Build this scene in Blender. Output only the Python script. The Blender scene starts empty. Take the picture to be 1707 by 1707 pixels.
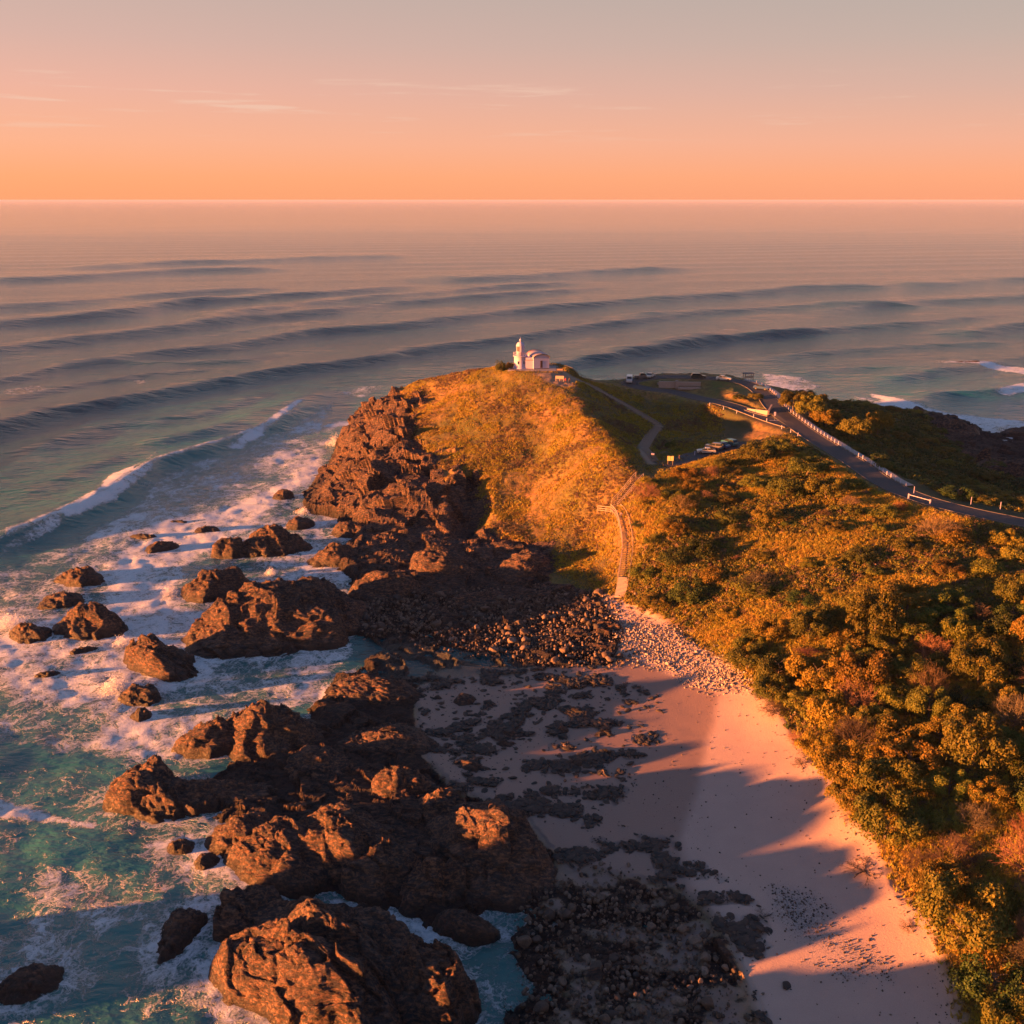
import bpy, math, random
import numpy as np
from mathutils import Vector, Matrix

R = math.radians
# ------------------------------------------------------------------ camera, world, sun, exposure
S = bpy.context.scene
C = S.collection
CAM_H, PITCH, FPX = 75.0, R(17.6), 1640.0
cam_d = bpy.data.cameras.new("camera")
cam = bpy.data.objects.new("camera", cam_d)
C.objects.link(cam)
cam.location = (0, 0, CAM_H)
cam.rotation_euler = (math.pi / 2 - PITCH, 0, 0)
cam_d.sensor_width = 36.0
cam_d.lens = 36.0 * FPX / 1707.0
cam_d.clip_start = 1.0
cam_d.clip_end = 200000.0
S.camera = cam

SUN_EL, SUN_AZ = R(3.5), R(14.0)          # light travels toward (cos19, sin19) in plan
sd_ = bpy.data.lights.new("sun", 'SUN')
sd_.energy = 5.0
sd_.angle = R(1.1)
sd_.color = (1.0, 0.30, 0.07)
sun = bpy.data.objects.new("sun", sd_)
C.objects.link(sun)
sun.rotation_euler = Vector((math.cos(SUN_AZ) * math.cos(SUN_EL), math.sin(SUN_AZ) * math.cos(SUN_EL), -math.sin(SUN_EL))).to_track_quat('-Z', 'Y').to_euler()

S.view_settings.view_transform = 'Standard'
S.view_settings.look = 'None'
S.view_settings.exposure = 2.75
S.view_settings.gamma = 1.0
S.view_settings.use_curve_mapping = False
EXPF = 2 ** 2.75


def lin(r, g, b):
    f = lambda c: (c / 255 / 12.92) if c / 255 < .04045 else ((c / 255 + .055) / 1.055) ** 2.4
    return (f(r), f(g), f(b))


# ---- tiny node helper
class NT:
    def __init__(s, tree):
        s.t = tree
        tree.nodes.clear()

    def n(s, kind, ins=None, **props):
        nd = s.t.nodes.new(kind)
        for k, v in props.items():
            setattr(nd, k, v)
        for k, v in (ins or {}).items():
            sk = nd.inputs[k]
            if hasattr(v, 'is_output'):
                s.t.links.new(v, sk)
            elif isinstance(v, bpy.types.Node):
                s.t.links.new(v.outputs[0], sk)
            else:
                if sk.type == 'RGBA' and len(v) == 3:
                    v = (*v, 1)
                sk.default_value = v
        return nd

    def math(s, op, a, b=0.0, c=0.0, clamp=False):
        nd = s.n('ShaderNodeMath', {0: a, 1: b, 2: c}, operation=op)
        nd.use_clamp = clamp
        return nd.outputs[0]

    def mix(s, f, a, b, blend='MIX'):
        nd = s.n('ShaderNodeMix', data_type='RGBA', blend_type=blend)
        for sk, v in ((nd.inputs[0], f), (nd.inputs[6], a), (nd.inputs[7], b)):
            if hasattr(v, 'is_output'):
                s.t.links.new(v, sk)
            else:
                sk.default_value = v if isinstance(v, (int, float)) else (*v[:3], 1)
        return nd.outputs[2]

    def ramp(s, f, stops, interp='LINEAR'):
        nd = s.n('ShaderNodeValToRGB', {0: f})
        cr = nd.color_ramp
        cr.interpolation = interp
        while len(cr.elements) < len(stops):
            cr.elements.new(.5)
        for e, (p, c) in zip(cr.elements, stops):
            e.position = p
            e.color = (c, c, c, 1) if isinstance(c, (int, float)) else (*c, 1)
        return nd.outputs[0]

    def noise(s, vec, scale, detail=4, rough=.55, dist=0.0):
        nd = s.n('ShaderNodeTexNoise', {'Scale': scale, 'Detail': detail, 'Roughness': rough, 'Distortion': dist})
        if vec is not None:
            s.t.links.new(vec, nd.inputs['Vector'])
        return nd

    def mapr(s, v, a, b, c=0.0, d=1.0, smooth=False):
        nd = s.n('ShaderNodeMapRange', {0: v, 1: a, 2: b, 3: c, 4: d}, interpolation_type='SMOOTHSTEP' if smooth else 'LINEAR')
        return nd.outputs[0]

    def scale(s, vec, sc, rot=(0, 0, 0)):
        nd = s.n('ShaderNodeMapping', {'Vector': vec, 'Scale': sc, 'Rotation': rot})
        return nd.outputs[0]


# ---- sky: low-sun Nishita mixed with the peach dusk gradient that the photograph shows, same all the way round
W = bpy.data.worlds.new("World")
S.world = W
W.use_nodes = True
w = NT(W.node_tree)
tc = w.n('ShaderNodeTexCoord')
sep = w.n('ShaderNodeSeparateXYZ', {0: tc.outputs['Generated']})
zc = sep.outputs[2]
sk = 1.0 / EXPF
rampL = [(0.0, lin(255, 166, 114)), (.02, lin(255, 170, 120)), (.05, lin(252, 176, 141)), (.095, lin(240, 175, 156)),
         (.135, lin(220, 174, 162)), (.19, lin(200, 172, 163)), (.32, lin(150, 154, 170)), (.6, lin(98, 120, 158)), (1.0, lin(70, 98, 148))]
rampR = [(0.0, lin(252, 162, 124)), (.02, lin(252, 167, 130)), (.05, lin(238, 170, 148)), (.095, lin(208, 168, 157)),
         (.135, lin(188, 167, 159)), (.19, lin(172, 163, 158)), (.32, lin(136, 147, 166)), (.6, lin(98, 120, 158)), (1.0, lin(70, 98, 148))]
side = w.mapr(sep.outputs[0], -.55, .6, 0, 1)
grad = w.mix(side, w.ramp(zc, rampL), w.ramp(zc, rampR))
# faint streaks of high cloud
cv = w.scale(tc.outputs['Generated'], (2.2, 2.2, 42.0))
cn = w.noise(cv, 3.0, 5, .6)
cl = w.mapr(cn.outputs[0], .56, .72, 0, .55, True)
cm = w.math('MULTIPLY', cl, w.mapr(zc, .045, .075, 0, 1, True))
cm = w.math('MULTIPLY', cm, w.mapr(zc, .125, .09, 0, 1, True))
grad = w.mix(cm, grad, lin(240, 200, 180))
below = w.mapr(zc, -.004, -.001, 0, 1)
grad = w.mix(below, lin(70, 78, 88), grad)
nish = w.n('ShaderNodeTexSky', sky_type='NISHITA', sun_disc=False, sun_elevation=SUN_EL, sun_rotation=math.atan2(-math.cos(SUN_AZ), -math.sin(SUN_AZ)), altitude=75)
bg1 = w.n('ShaderNodeBackground', {'Color': nish.outputs[0], 'Strength': .05 * .08})
bg2 = w.n('ShaderNodeBackground', {'Color': grad, 'Strength': sk * .97})
add = w.n('ShaderNodeAddShader', {0: bg1.outputs[0], 1: bg2.outputs[0]})
w.n('ShaderNodeOutputWorld', {'Surface': add.outputs[0]})

# ------------------------------------------------------------------ numpy noise
def hsh(ix, iy, iz, seed):
    h = (ix.astype(np.int64) * 374761393 + iy.astype(np.int64) * 668265263 + iz.astype(np.int64) * 2147483647 + seed * 1274126177) & 0xFFFFFFFF
    h = ((h ^ (h >> 13)) * 1274126177) & 0xFFFFFFFF
    h = ((h ^ (h >> 16)) * 2246822519) & 0xFFFFFFFF
    return (h ^ (h >> 15)) & 0xFFFFFFFF


def hf(ix, iy, iz, seed):
    return hsh(ix, iy, iz, seed) / 4294967295.0


def vnoise(p, seed=0):                       # value noise -1..1
    i = np.floor(p).astype(np.int64)
    f = p - i
    f = f * f * (3 - 2 * f)
    out = 0
    for a in (0, 1):
        wa = f[:, 0] if a else 1 - f[:, 0]
        for b in (0, 1):
            wb = f[:, 1] if b else 1 - f[:, 1]
            for c in (0, 1):
                wc = f[:, 2] if c else 1 - f[:, 2]
                out = out + wa * wb * wc * hf(i[:, 0] + a, i[:, 1] + b, i[:, 2] + c, seed)
    return out * 2 - 1


def fbm(p, scale, octv=4, seed=0, gain=.5, ridged=False):
    q = p / scale
    tot, amp, norm = 0, 1.0, 0
    for o in range(octv):
        n = vnoise(q + o * 17.3, seed + o)
        if ridged:
            n = 1 - 2 * np.abs(n)
        tot = tot + n * amp
        norm += amp
        amp *= gain
        q = q * 2.03
    return tot / norm


def facets(p, scale, seed, tilt=.9):
    """blocky cells: every cell has its own offset and its own tilted face; returns displacement and crack value"""
    q = p / scale
    i = np.floor(q).astype(np.int64)
    n = len(q)
    F1 = np.full(n, 9.0)
    F2 = np.full(n, 9.0)
    best = np.zeros((n, 3))
    bid = np.zeros((n, 3), np.int64)
    for a in (-1, 0, 1):
        for b in (-1, 0, 1):
            for c in (-1, 0, 1):
                ja, jb, jc = i[:, 0] + a, i[:, 1] + b, i[:, 2] + c
                h = hsh(ja, jb, jc, seed)
                dx = ja + (h & 1023) / 1023.0 - q[:, 0]
                dy = jb + ((h >> 10) & 1023) / 1023.0 - q[:, 1]
                dz = jc + ((h >> 20) & 1023) / 1023.0 - q[:, 2]
                d = dx * dx + dy * dy + dz * dz
                m = d < F1
                F2 = np.where(m, F1, np.minimum(F2, d))
                F1 = np.where(m, d, F1)
                best[m, 0], best[m, 1], best[m, 2] = dx[m], dy[m], dz[m]
                bid[m, 0], bid[m, 1], bid[m, 2] = ja[m], jb[m], jc[m]
    r = [hf(bid[:, 0], bid[:, 1], bid[:, 2], seed + 50 + k) * 2 - 1 for k in range(4)]
    t = -(best[:, 0] * r[1] + best[:, 1] * r[2] + best[:, 2] * r[3]) * tilt
    return r[0] * .28 + t * 1.15, np.sqrt(F2) - np.sqrt(F1)


# ------------------------------------------------------------------ photograph geometry -> world positions
cp, sp = math.cos(PITCH), math.sin(PITCH)


def ray(px, py):
    u, v = px - 853.5, py - 853.5
    return u, FPX * cp - v * sp, -(FPX * sp + v * cp)


def at(px, py, z=0.0):
    u, y, zz = ray(px, py)
    s = (z - CAM_H) / zz
    return (u * s, y * s)


ctrl = []
def cpt(px, py, z):
    x, y = at(px, py, z)
    ctrl.append((x, y, z))


for col in [
    # hill face, columns from lighthouse down
    [(885, 613, 27.7), (900, 650, 24.6), (900, 700, 19), (900, 760, 13), (900, 820, 8.5), (900, 880, 5), (900, 920, 3.6), (900, 985, 2.2)],
    [(820, 612, 27.2), (820, 650, 23.4), (820, 700, 18.2), (820, 760, 12.6), (820, 820, 8), (830, 880, 4.5), (830, 930, 2.8)],
    [(760, 619, 25), (750, 660, 20.5), (750, 710, 15.5), (750, 770, 11), (750, 830, 7.5), (750, 880, 4), (740, 940, 2.8)],
    [(700, 633, 21.5), (690, 670, 17.5), (680, 720, 13.8), (680, 780, 9.5), (680, 840, 6.5), (690, 890, 3)],
    [(655, 652, 17.5), (640, 680, 15), (620, 720, 12.5), (610, 780, 8.5), (600, 830, 5), (560, 850, 2.5)],
    [(610, 688, 11.5), (590, 720, 9), (570, 760, 4.5), (550, 800, 2.2)],
    # ridge on the right edge of the sunlit face
    [(940, 640, 25.7), (960, 665, 24.1), (985, 695, 22.9), (1010, 735, 20.4), (1030, 770, 18.2), (1045, 800, 15.8), (1020, 845, 11), (1010, 900, 6), (990, 940, 3.6), (960, 985, 2.8)],
    [(960, 630, 26.2), (1000, 655, 22.5), (1040, 680, 20), (1095, 708, 17.2), (1075, 745, 16.2), (1095, 768, 16.6), (1040, 730, 17.2), (1020, 690, 19.8), (1110, 772, 16.8)],
    [(1050, 660, 20.5), (1120, 690, 17.2), (1180, 715, 16), (1230, 712, 17.5), (1190, 750, 16.6), (1240, 735, 17), (1150, 760, 16.2), (1130, 675, 19)],
    # car park loop and road
    [(1045, 640, 22.0), (1050, 628, 22.3), (1100, 622, 22.4), (1170, 622, 22.4), (1230, 628, 22.2), (1270, 640, 22), (1130, 660, 21.8), (1200, 672, 21.2),
     (1160, 640, 22.3), (1230, 650, 22), (1290, 690, 20.8), (1310, 670, 21.0), (1330, 710, 20.2), (1370, 738, 19.8), (1420, 770, 19.3), (1470, 805, 18.9), (1530, 832, 18.6),
     (1620, 852, 18.3), (1707, 872, 18)],
    # stairs valley
    [(1035, 990, 3.4), (1037, 950, 5.6), (1042, 900, 9.2), (1043, 872, 11), (1028, 848, 13), (1055, 812, 14.8), (1085, 785, 16.2)],
    [(1080, 990, 4.6), (1080, 900, 11.5), (1090, 840, 14.6), (1130, 800, 16.4)],
    [(1150, 1030, 4.6), (1160, 950, 9), (1170, 880, 12.8), (1180, 820, 15.6), (1240, 780, 18)],
    [(1230, 1110, 4.4), (1250, 1040, 7), (1270, 960, 10.5), (1280, 880, 14.2), (1300, 820, 17), (1320, 760, 19)],
    [(1320, 1170, 5.5), (1350, 1080, 8), (1380, 1000, 10.5), (1390, 920, 14), (1400, 850, 17)],
    [(1400, 1270, 5.5), (1440, 1150, 8), (1480, 1050, 10.5), (1500, 970, 13), (1500, 900, 16), (1560, 880, 17.3)],
    [(1460, 1360, 5.5), (1520, 1250, 7.5), (1560, 1150, 9.5), (1600, 1050, 12), (1620, 960, 14.5), (1680, 905, 16.5)],
    [(1540, 1470, 5), (1600, 1400, 6.5), (1660, 1250, 9), (1700, 1100, 12), (1707, 980, 15)],
    [(1620, 1620, 4.6), (1680, 1500, 6.5), (1707, 1400, 8.5)],
    # beach
    [(1030, 1020, 2.6), (1120, 1060, 2.8), (1180, 1100, 2.9), (1150, 1140, 2.0), (1060, 1110, 1.5), (1235, 1150, 3.0), (1250, 1220, 2.7), (1330, 1260, 3.1),
     (1200, 1250, 2.0), (1120, 1220, 1.3), (1300, 1350, 2.6), (1200, 1350, 1.6), (1100, 1320, 1.0), (1400, 1400, 3.1), (1300, 1450, 2.3), (1200, 1450, 1.5), (1480, 1500, 3.1),
     (1380, 1560, 2.3), (1250, 1600, 1.4), (1560, 1640, 3.1), (1400, 1680, 1.9), (1150, 1600, .9), (1050, 1680, 1.2), (1050, 1520, 1.3), (1000, 1600, 1.1),
     (900, 1680, .7), (950, 1560, .9), (1000, 1700, 1.0), (900, 1100, .7), (960, 1150, .8), (900, 1200, .7), (900, 1280, .6), (1000, 1280, .8), (800, 1160, .4), (720, 1150, .3), (760, 1240, .4), (1000, 1380, .8), (820, 1100, .1), (900, 1040, 1.2), (980, 1050, 1.9), (800, 1040, .9)],
    # rock shelf
    [(640, 960, 2.2), (720, 980, 1.8), (820, 980, 1.8), (700, 1040, 1.0), (620, 1040, 1.0), (640, 930, 2.2), (560, 960, 1.5),
     (600, 1160, 1.2), (620, 1250, 1.4), (680, 1200, .9), (560, 1320, 1.6), (480, 1330, 1.4), (640, 1380, 2.2), (720, 1360, 2.0), (560, 1420, 1.8), (450, 1400, 1.6), (680, 1460, 1.6), (800, 1480, 1.2), (860, 1440, 1.2), (920, 1480, .9)],
    # land east of the road down to the reef
    [(1350, 660, 18.5), (1400, 690, 17), (1450, 720, 15.2), (1500, 760, 11), (1560, 800, 9.5), (1640, 810, 8), (1707, 830, 8), (1450, 680, 9.5), (1500, 700, 7), (1540, 730, 3.5), (1600, 740, 1.2),
     (1660, 745, .8), (1650, 780, 3), (1707, 790, 4), (1620, 715, .5), (1707, 755, .6)],
]:
    for a in col:
        cpt(*a)
for x, y, z in [(0, 320, 14), (25, 325, 14), (60, 325, 13), (95, 322, 12), (120, 320, 9), (-30, 312, 13), (140, 250, 12), (170, 210, 14), (200, 180, 16), (150, 160, 17), (120, 140, 17),
                (100, 110, 14), (85, 80, 11), (70, 60, 9), (250, 200, 12), (300, 160, 16), (45, 62, 3.5), (20, 58, 1.5), (0, 58, .2), (240, 110, 20), (300, 80, 22)]:
    ctrl.append((x, y, z))
ctrl = np.array(ctrl)

GX0, GX1, GY0, GY1, GS = -150.0, 330.0, 48.0, 560.0, 0.8
gx = np.arange(GX0, GX1, GS)
gy = np.arange(GY0, GY1, GS)
NX, NY = len(gx), len(gy)
cx_, cy_ = gx[::3], gy[::3]
CXX, CYY = np.meshgrid(cx_, cy_)
D = np.hypot(ctrl[:, None, 0] - ctrl[None, :, 0], ctrl[:, None, 1] - ctrl[None, :, 1])
z0 = ctrl[:, 2].mean()
wt = np.linalg.solve(-D + np.eye(len(ctrl)) * -0.3, ctrl[:, 2] - z0)
coarse = np.zeros(CXX.shape)
for k in range(len(ctrl)):
    coarse -= wt[k] * np.hypot(CXX - ctrl[k, 0], CYY - ctrl[k, 1])
coarse += z0


def bil(grid, x, y, x0, y0, st):
    fx = np.clip((np.asarray(x, float) - x0) / st, 0, grid.shape[1] - 1.001)
    fy = np.clip((np.asarray(y, float) - y0) / st, 0, grid.shape[0] - 1.001)
    ix, iy = fx.astype(int), fy.astype(int)
    ax, ay = fx - ix, fy - iy
    return (grid[iy, ix] * (1 - ax) * (1 - ay) + grid[iy, ix + 1] * ax * (1 - ay) + grid[iy + 1, ix] * (1 - ax) * ay + grid[iy + 1, ix + 1] * ax * ay)


GXX, GYY = np.meshgrid(gx, gy)
BASE = bil(coarse, GXX, GYY, GX0, GY0, GS * 3)


def blur(a, k):
    for _ in range(2):
        p = np.pad(a, k, mode='edge')
        c = np.cumsum(np.pad(p, ((1, 0), (0, 0))), 0)
        p = (c[2 * k + 1:] - c[:-2 * k - 1]) / (2 * k + 1)
        c = np.cumsum(np.pad(p, ((0, 0), (1, 0))), 1)
        a = (c[:, 2 * k + 1:] - c[:, :-2 * k - 1]) / (2 * k + 1)
    return a


BASE = blur(BASE, 2)


def polydist(X, Y, poly, closed=True):
    """distance to the polyline and, if closed, signed (positive inside)"""
    P = np.array(poly, float)
    best = np.full(X.shape, 1e9)
    ins = np.zeros(X.shape, bool)
    n = len(P)
    for k in range(n if closed else n - 1):
        a, b = P[k], P[(k + 1) % n]
        e = b - a
        t = np.clip(((X - a[0]) * e[0] + (Y - a[1]) * e[1]) / (e @ e + 1e-9), 0, 1)
        best = np.minimum(best, (X - a[0] - t * e[0]) ** 2 + (Y - a[1] - t * e[1]) ** 2)
        if closed and abs(e[1]) > 1e-9:
            c = ((a[1] > Y) != (b[1] > Y)) & (X < (b[0] - a[0]) * (Y - a[1]) / (b[1] - a[1]) + a[0])
            ins ^= c
    d = np.sqrt(best)
    return np.where(ins, d, -d) if closed else d


coast_px = [(590, 712), (562, 745), (553, 775), (528, 800), (505, 825), (497, 850), (560, 868), (600, 885), (590, 905), (560, 925), (575, 960), (600, 1010), (600, 1055),
            (628, 1072), (640, 1088), (615, 1108), (560, 1130), (540, 1170), (530, 1205), (420, 1245), (370, 1290), (330, 1330), (370, 1385), (345, 1420),
            (400, 1450), (470, 1480), (560, 1492), (620, 1512), (700, 1532), (760, 1540), (820, 1512), (875, 1510), (880, 1545), (850, 1590), (880, 1640), (845, 1707), (830, 1800)]
coast = [at(px, py, 0) for px, py in coast_px] + [(0, 40), (340, 40), (340, 260), (280, 280), (215, 322)] + [at(1690, 722), at(1640, 718), at(1600, 700), at(1540, 690)] + \
        [(135, 352), (110, 348), (80, 352), (40, 350), (0, 345), (-30, 338), (-48, 326)]
SD = polydist(GXX, GYY, coast)
p3 = np.stack([GXX.ravel(), GYY.ravel(), np.zeros(GXX.size)], 1)
wob = fbm(p3, 9.0, 3, 7).reshape(GXX.shape)
SDW = SD + wob * 1.6
LAND = np.where(SDW > 0, np.minimum(np.maximum(BASE, .38), SDW * 1.7 + .1), np.maximum(SDW * .45, -5.0))


def hz(x, y):
    return bil(LAND, x, y, GX0, GY0, GS)


def hit(px, py):
    u, yy, zz = ray(px, py)
    t = np.linspace(40, 700, 3000) / yy
    X, Y, Z = u * t, yy * t, CAM_H + zz * t
    inb = (X > GX0) & (X < GX1) & (Y > GY0) & (Y < GY1)
    g = np.where(inb, np.maximum(hz(X, Y), 0.0), 0.0)
    k = np.argmax(Z < g)
    return float(X[k]), float(Y[k])


def hits(l):
    return [hit(a, b) for a, b in l]


def mask(poly_px, soft=1.5, wobble=0.0, seed=0):
    P = hits(poly_px)
    d = polydist(GXX, GYY, P)
    if wobble:
        d = d + wobble * fbm(p3, 6.0, 3, seed).reshape(GXX.shape)
    return np.clip(d / soft + .5, 0, 1)


def smoothline(pts, n=8):
    """Catmull-Rom through points"""
    P = [np.array(p, float) for p in pts]
    P = [2 * P[0] - P[1]] + P + [2 * P[-1] - P[-2]]
    out = []
    for i in range(1, len(P) - 2):
        for t in np.arange(0, 1, 1 / n):
            a, b, c, d = P[i - 1], P[i], P[i + 1], P[i + 2]
            out.append(.5 * ((2 * b) + (-a + c) * t + (2 * a - 5 * b + 4 * c - d) * t * t + (-a + 3 * b - 3 * c + d) * t ** 3))
    out.append(P[-2])
    return np.array(out)


# ---- road and path centre lines, and the terrain graded to them
road_main = smoothline(hits([(1760, 885), (1700, 871), (1610, 852), (1535, 832), (1475, 806), (1425, 772), (1375, 741), (1325, 708), (1292, 682), (1275, 660), (1252, 643), (1215, 634),
                             (1160, 630), (1105, 629), (1062, 634), (1050, 641), (1078, 649), (1130, 656), (1190, 669), (1245, 686), (1290, 702), (1322, 712)]), 8)
park_line = smoothline(hits([(1100, 776), (1135, 768), (1165, 758), (1200, 750), (1240, 738)]), 6)
dirt_path = smoothline(hits([(1087, 772), (1072, 748), (1085, 728), (1097, 710), (1070, 692), (1030, 668), (990, 645), (955, 630), (925, 622)]), 6)


def grade(line, half, soft=2.5):
    global LAND
    z = hz(line[:, 0], line[:, 1])
    k = np.ones(7) / 7
    z = np.convolve(np.pad(z, 3, mode='edge'), k, 'valid')
    best = np.full(GXX.shape, 1e9)
    zz = np.zeros(GXX.shape)
    for i in range(len(line) - 1):
        a, b = line[i], line[i + 1]
        e = b - a
        t = np.clip(((GXX - a[0]) * e[0] + (GYY - a[1]) * e[1]) / (e @ e + 1e-9), 0, 1)
        d = np.hypot(GXX - a[0] - t * e[0], GYY - a[1] - t * e[1])
        m = d < best
        best = np.where(m, d, best)
        zz = np.where(m, z[i] * (1 - t) + z[i + 1] * t, zz)
    f = np.clip(1 - (best - half) / soft, 0, 1)
    f = f * f * (3 - 2 * f)
    LAND = LAND * (1 - f) + zz * f
    return best


d_road = grade(road_main, 4.6)
d_park = grade(park_line, 3.0)
d_path = grade(dirt_path, 1.0, 1.5)
LAND = LAND - 3.6 * mask([(764, 800), (797, 795), (806, 850), (792, 893), (768, 890), (758, 850)], 4.0, 1.0, 18)
LH = at(884, 613, 27.7)
dpad = np.hypot(GXX - LH[0] - 2, GYY - LH[1] - 1)
fp = np.clip(1 - (dpad - 9) / 5, 0, 1)
fp = fp * fp * (3 - 2 * fp)
LAND = LAND * (1 - fp) + 27.6 * fp

# ---- surface masks
m_cliff = mask([(560, 660), (640, 640), (668, 655), (700, 690), (690, 730), (730, 765), (735, 805), (790, 800), (805, 850), (795, 885), (850, 900), (930, 905), (925, 940), (905, 965), (985, 985), (1020, 1000),
                (1060, 1050), (1020, 1110), (900, 1110), (780, 1108), (720, 1120), (690, 1150), (690, 1210), (705, 1260), (765, 1320), (870, 1360), (930, 1430), (1010, 1455), (1120, 1480), (1190, 1530),
                (1230, 1610), (1260, 1707), (1270, 1800), (200, 1800), (100, 1300), (300, 900), (450, 750)], 2.0, 2.0, 3)
m_sand = mask([(1000, 990), (1045, 1003), (1120, 1042), (1190, 1088), (1245, 1140), (1300, 1190), (1330, 1240), (1378, 1290), (1415, 1365), (1462, 1410), (1492, 1470), (1540, 1535), (1575, 1600), (1605, 1707), (1640, 1800),
               (1255, 1800), (1260, 1707), (1230, 1610), (1190, 1530), (1120, 1480), (1010, 1455), (930, 1430), (870, 1360), (765, 1320), (705, 1260), (690, 1210), (690, 1150), (720, 1120), (780, 1108), (900, 1110), (1020, 1110), (1040, 1050)], 1.2, .8, 5)
m_reef = mask([(1545, 685), (1600, 700), (1707, 730), (1760, 760), (1760, 810), (1700, 800), (1640, 785), (1590, 745), (1560, 720)], 3.0, 2.0, 9)
m_cliff = np.maximum(m_cliff * (1 - m_sand), m_reef)
edge_rock = np.clip((2.2 - LAND) / 1.0, 0, 1) * (1 - m_sand)
m_rock = np.maximum(m_cliff, edge_rock)
# rock showing through the grass on the seaward side of the hill
pn = fbm(p3, 7.0, 4, 31).reshape(GXX.shape)
grad_y, grad_x = np.gradient(LAND, GS)
steep = np.hypot(grad_x, grad_y)
m_tr = mask([(560, 640), (700, 640), (770, 690), (800, 760), (830, 850), (960, 900), (960, 960), (800, 960), (500, 900)], 6.0, 0)
m_rock = np.clip(np.maximum(m_rock, np.clip((pn + steep * .6 - .42) * 5, 0, 1) * m_tr), 0, 1)
# small dark rock patches in the wet sand
m_patch_zone = mask([(700, 1130), (1010, 1110), (1090, 1180), (1060, 1290), (960, 1380), (860, 1350), (740, 1300)], 4.0)
pr = fbm(np.stack([GXX.ravel() / 1.6, GYY.ravel(), p3[:, 2]], 1), 2.2, 5, 77, .68).reshape(GXX.shape)
m_patch = np.clip((pr - .10) * 9, 0, 1) * m_patch_zone * m_sand
m_patch2 = mask([(930, 1420), (1080, 1400), (1150, 1450), (1240, 1520), (1280, 1650), (1250, 1760), (900, 1760), (900, 1450)], 5.0)
m_patch = np.maximum(m_patch, np.clip((pr - .16) * 8, 0, 1) * m_patch2 * m_sand)
m_rock = np.maximum(m_rock, m_patch * .8)
m_wet = np.clip(mask([(690, 1110), (1040, 1090), (1200, 1160), (1190, 1200), (1175, 1240), (1160, 1330), (1130, 1400), (1150, 1480), (1200, 1540), (1270, 1707), (1280, 1800), (600, 1800), (500, 1200)], 1.2, .6, 12), 0, 1)
m_pool = mask([(620, 1070), (720, 1078), (850, 1100), (900, 1118), (860, 1132), (780, 1130), (700, 1140), (640, 1120)], 3.0, 1.5, 13)
m_pool = np.maximum(m_pool, mask([(690, 1340), (720, 1335), (730, 1345), (700, 1350)], 1.0))
m_pebble = np.maximum(mask([(1290, 1480), (1340, 1490), (1420, 1560), (1480, 1600), (1470, 1625), (1400, 1600), (1340, 1560)], 2.0, 1.5, 14),
                      mask([(1330, 1590), (1400, 1600), (1470, 1620), (1430, 1640), (1350, 1630)], 1.5, 1.0, 15))
m_pebble = np.maximum(m_pebble, mask([(1040, 1015), (1120, 1048), (1190, 1092), (1235, 1140), (1200, 1135), (1140, 1110), (1080, 1070)], 2.0, 1.0, 16) * .7)
m_pebble = m_pebble * np.clip(.6 + pr * 1.2, 0, 1)
m_flat = mask([(930, 1420), (1100, 1470), (1190, 1540), (1240, 1620), (1270, 1760), (900, 1760), (930, 1620), (900, 1500)], 3.0)
m_rock = m_rock * (1 - m_flat * np.clip(.55 + pr * 2.2 + .2 * pn, 0, 1) * .95)
m_sand = np.maximum(m_sand, m_flat * np.clip(.6 + pr * 2.2, 0, 1))
# lumps of ground under the scrub, none on road, sand or pad
flat = np.clip(np.minimum(np.minimum((d_road - 4.5) / 3, (d_path - 1.5) / 2), (d_park - 3) / 3), 0, 1) * (1 - fp) * (1 - m_sand)
LAND = LAND + flat * (1 - m_rock) * np.clip(LAND / 4, 0, 1) * (fbm(p3, 11.0, 4, 21).reshape(GXX.shape) * 1.1 + fbm(p3, 2.6, 2, 22).reshape(GXX.shape) * .25)
LAND = LAND + m_sand * fbm(p3, 7.0, 3, 41).reshape(GXX.shape) * .12
LAND = LAND + m_patch * .22
# gullies in the pinkish scrub of the hill
G = lambda g: (lambda x, y: bil(g, x, y, GX0, GY0, GS))
g_rock, g_sand, g_wet, g_peb, g_sd = G(m_rock), G(m_sand), G(m_wet), G(m_pebble), G(SD)


# ------------------------------------------------------------------ mesh helpers and tagging
def link_mesh(name, verts, faces, mat=None, parent=None, smooth=False, attrs=None):
    me = bpy.data.meshes.new(name)
    if isinstance(faces, np.ndarray):
        nv, nf, k = len(verts), len(faces), faces.shape[1]
        me.vertices.add(nv)
        me.vertices.foreach_set('co', np.asarray(verts, np.float32).ravel())
        me.loops.add(nf * k)
        me.loops.foreach_set('vertex_index', faces.astype(np.int32).ravel())
        me.polygons.add(nf)
        me.polygons.foreach_set('loop_start', np.arange(0, nf * k, k, dtype=np.int32))
        me.polygons.foreach_set('loop_total', np.full(nf, k, np.int32))
        me.update(calc_edges=True)
    else:
        me.from_pydata([tuple(v) for v in verts], [], [tuple(f) for f in faces])
        me.update()
    if smooth is True:
        me.polygons.foreach_set('use_smooth', np.ones(len(me.polygons), bool))
    elif smooth is not False:
        me.polygons.foreach_set('use_smooth', np.asarray(smooth, bool))
    for k, v in (attrs or {}).items():
        a = me.attributes.new(k, 'FLOAT', 'POINT')
        a.data.foreach_set('value', np.asarray(v, np.float32))
    if mat:
        me.materials.append(mat)
    o = bpy.data.objects.new(name, me)
    C.objects.link(o)
    if parent:
        o.parent = parent
    return o


def tag(o, label=None, cat=None, group=None, kind=None):
    if label: o['label'] = label
    if cat: o['category'] = cat
    if group: o['group'] = group
    if kind: o['kind'] = kind
    return o


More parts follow.
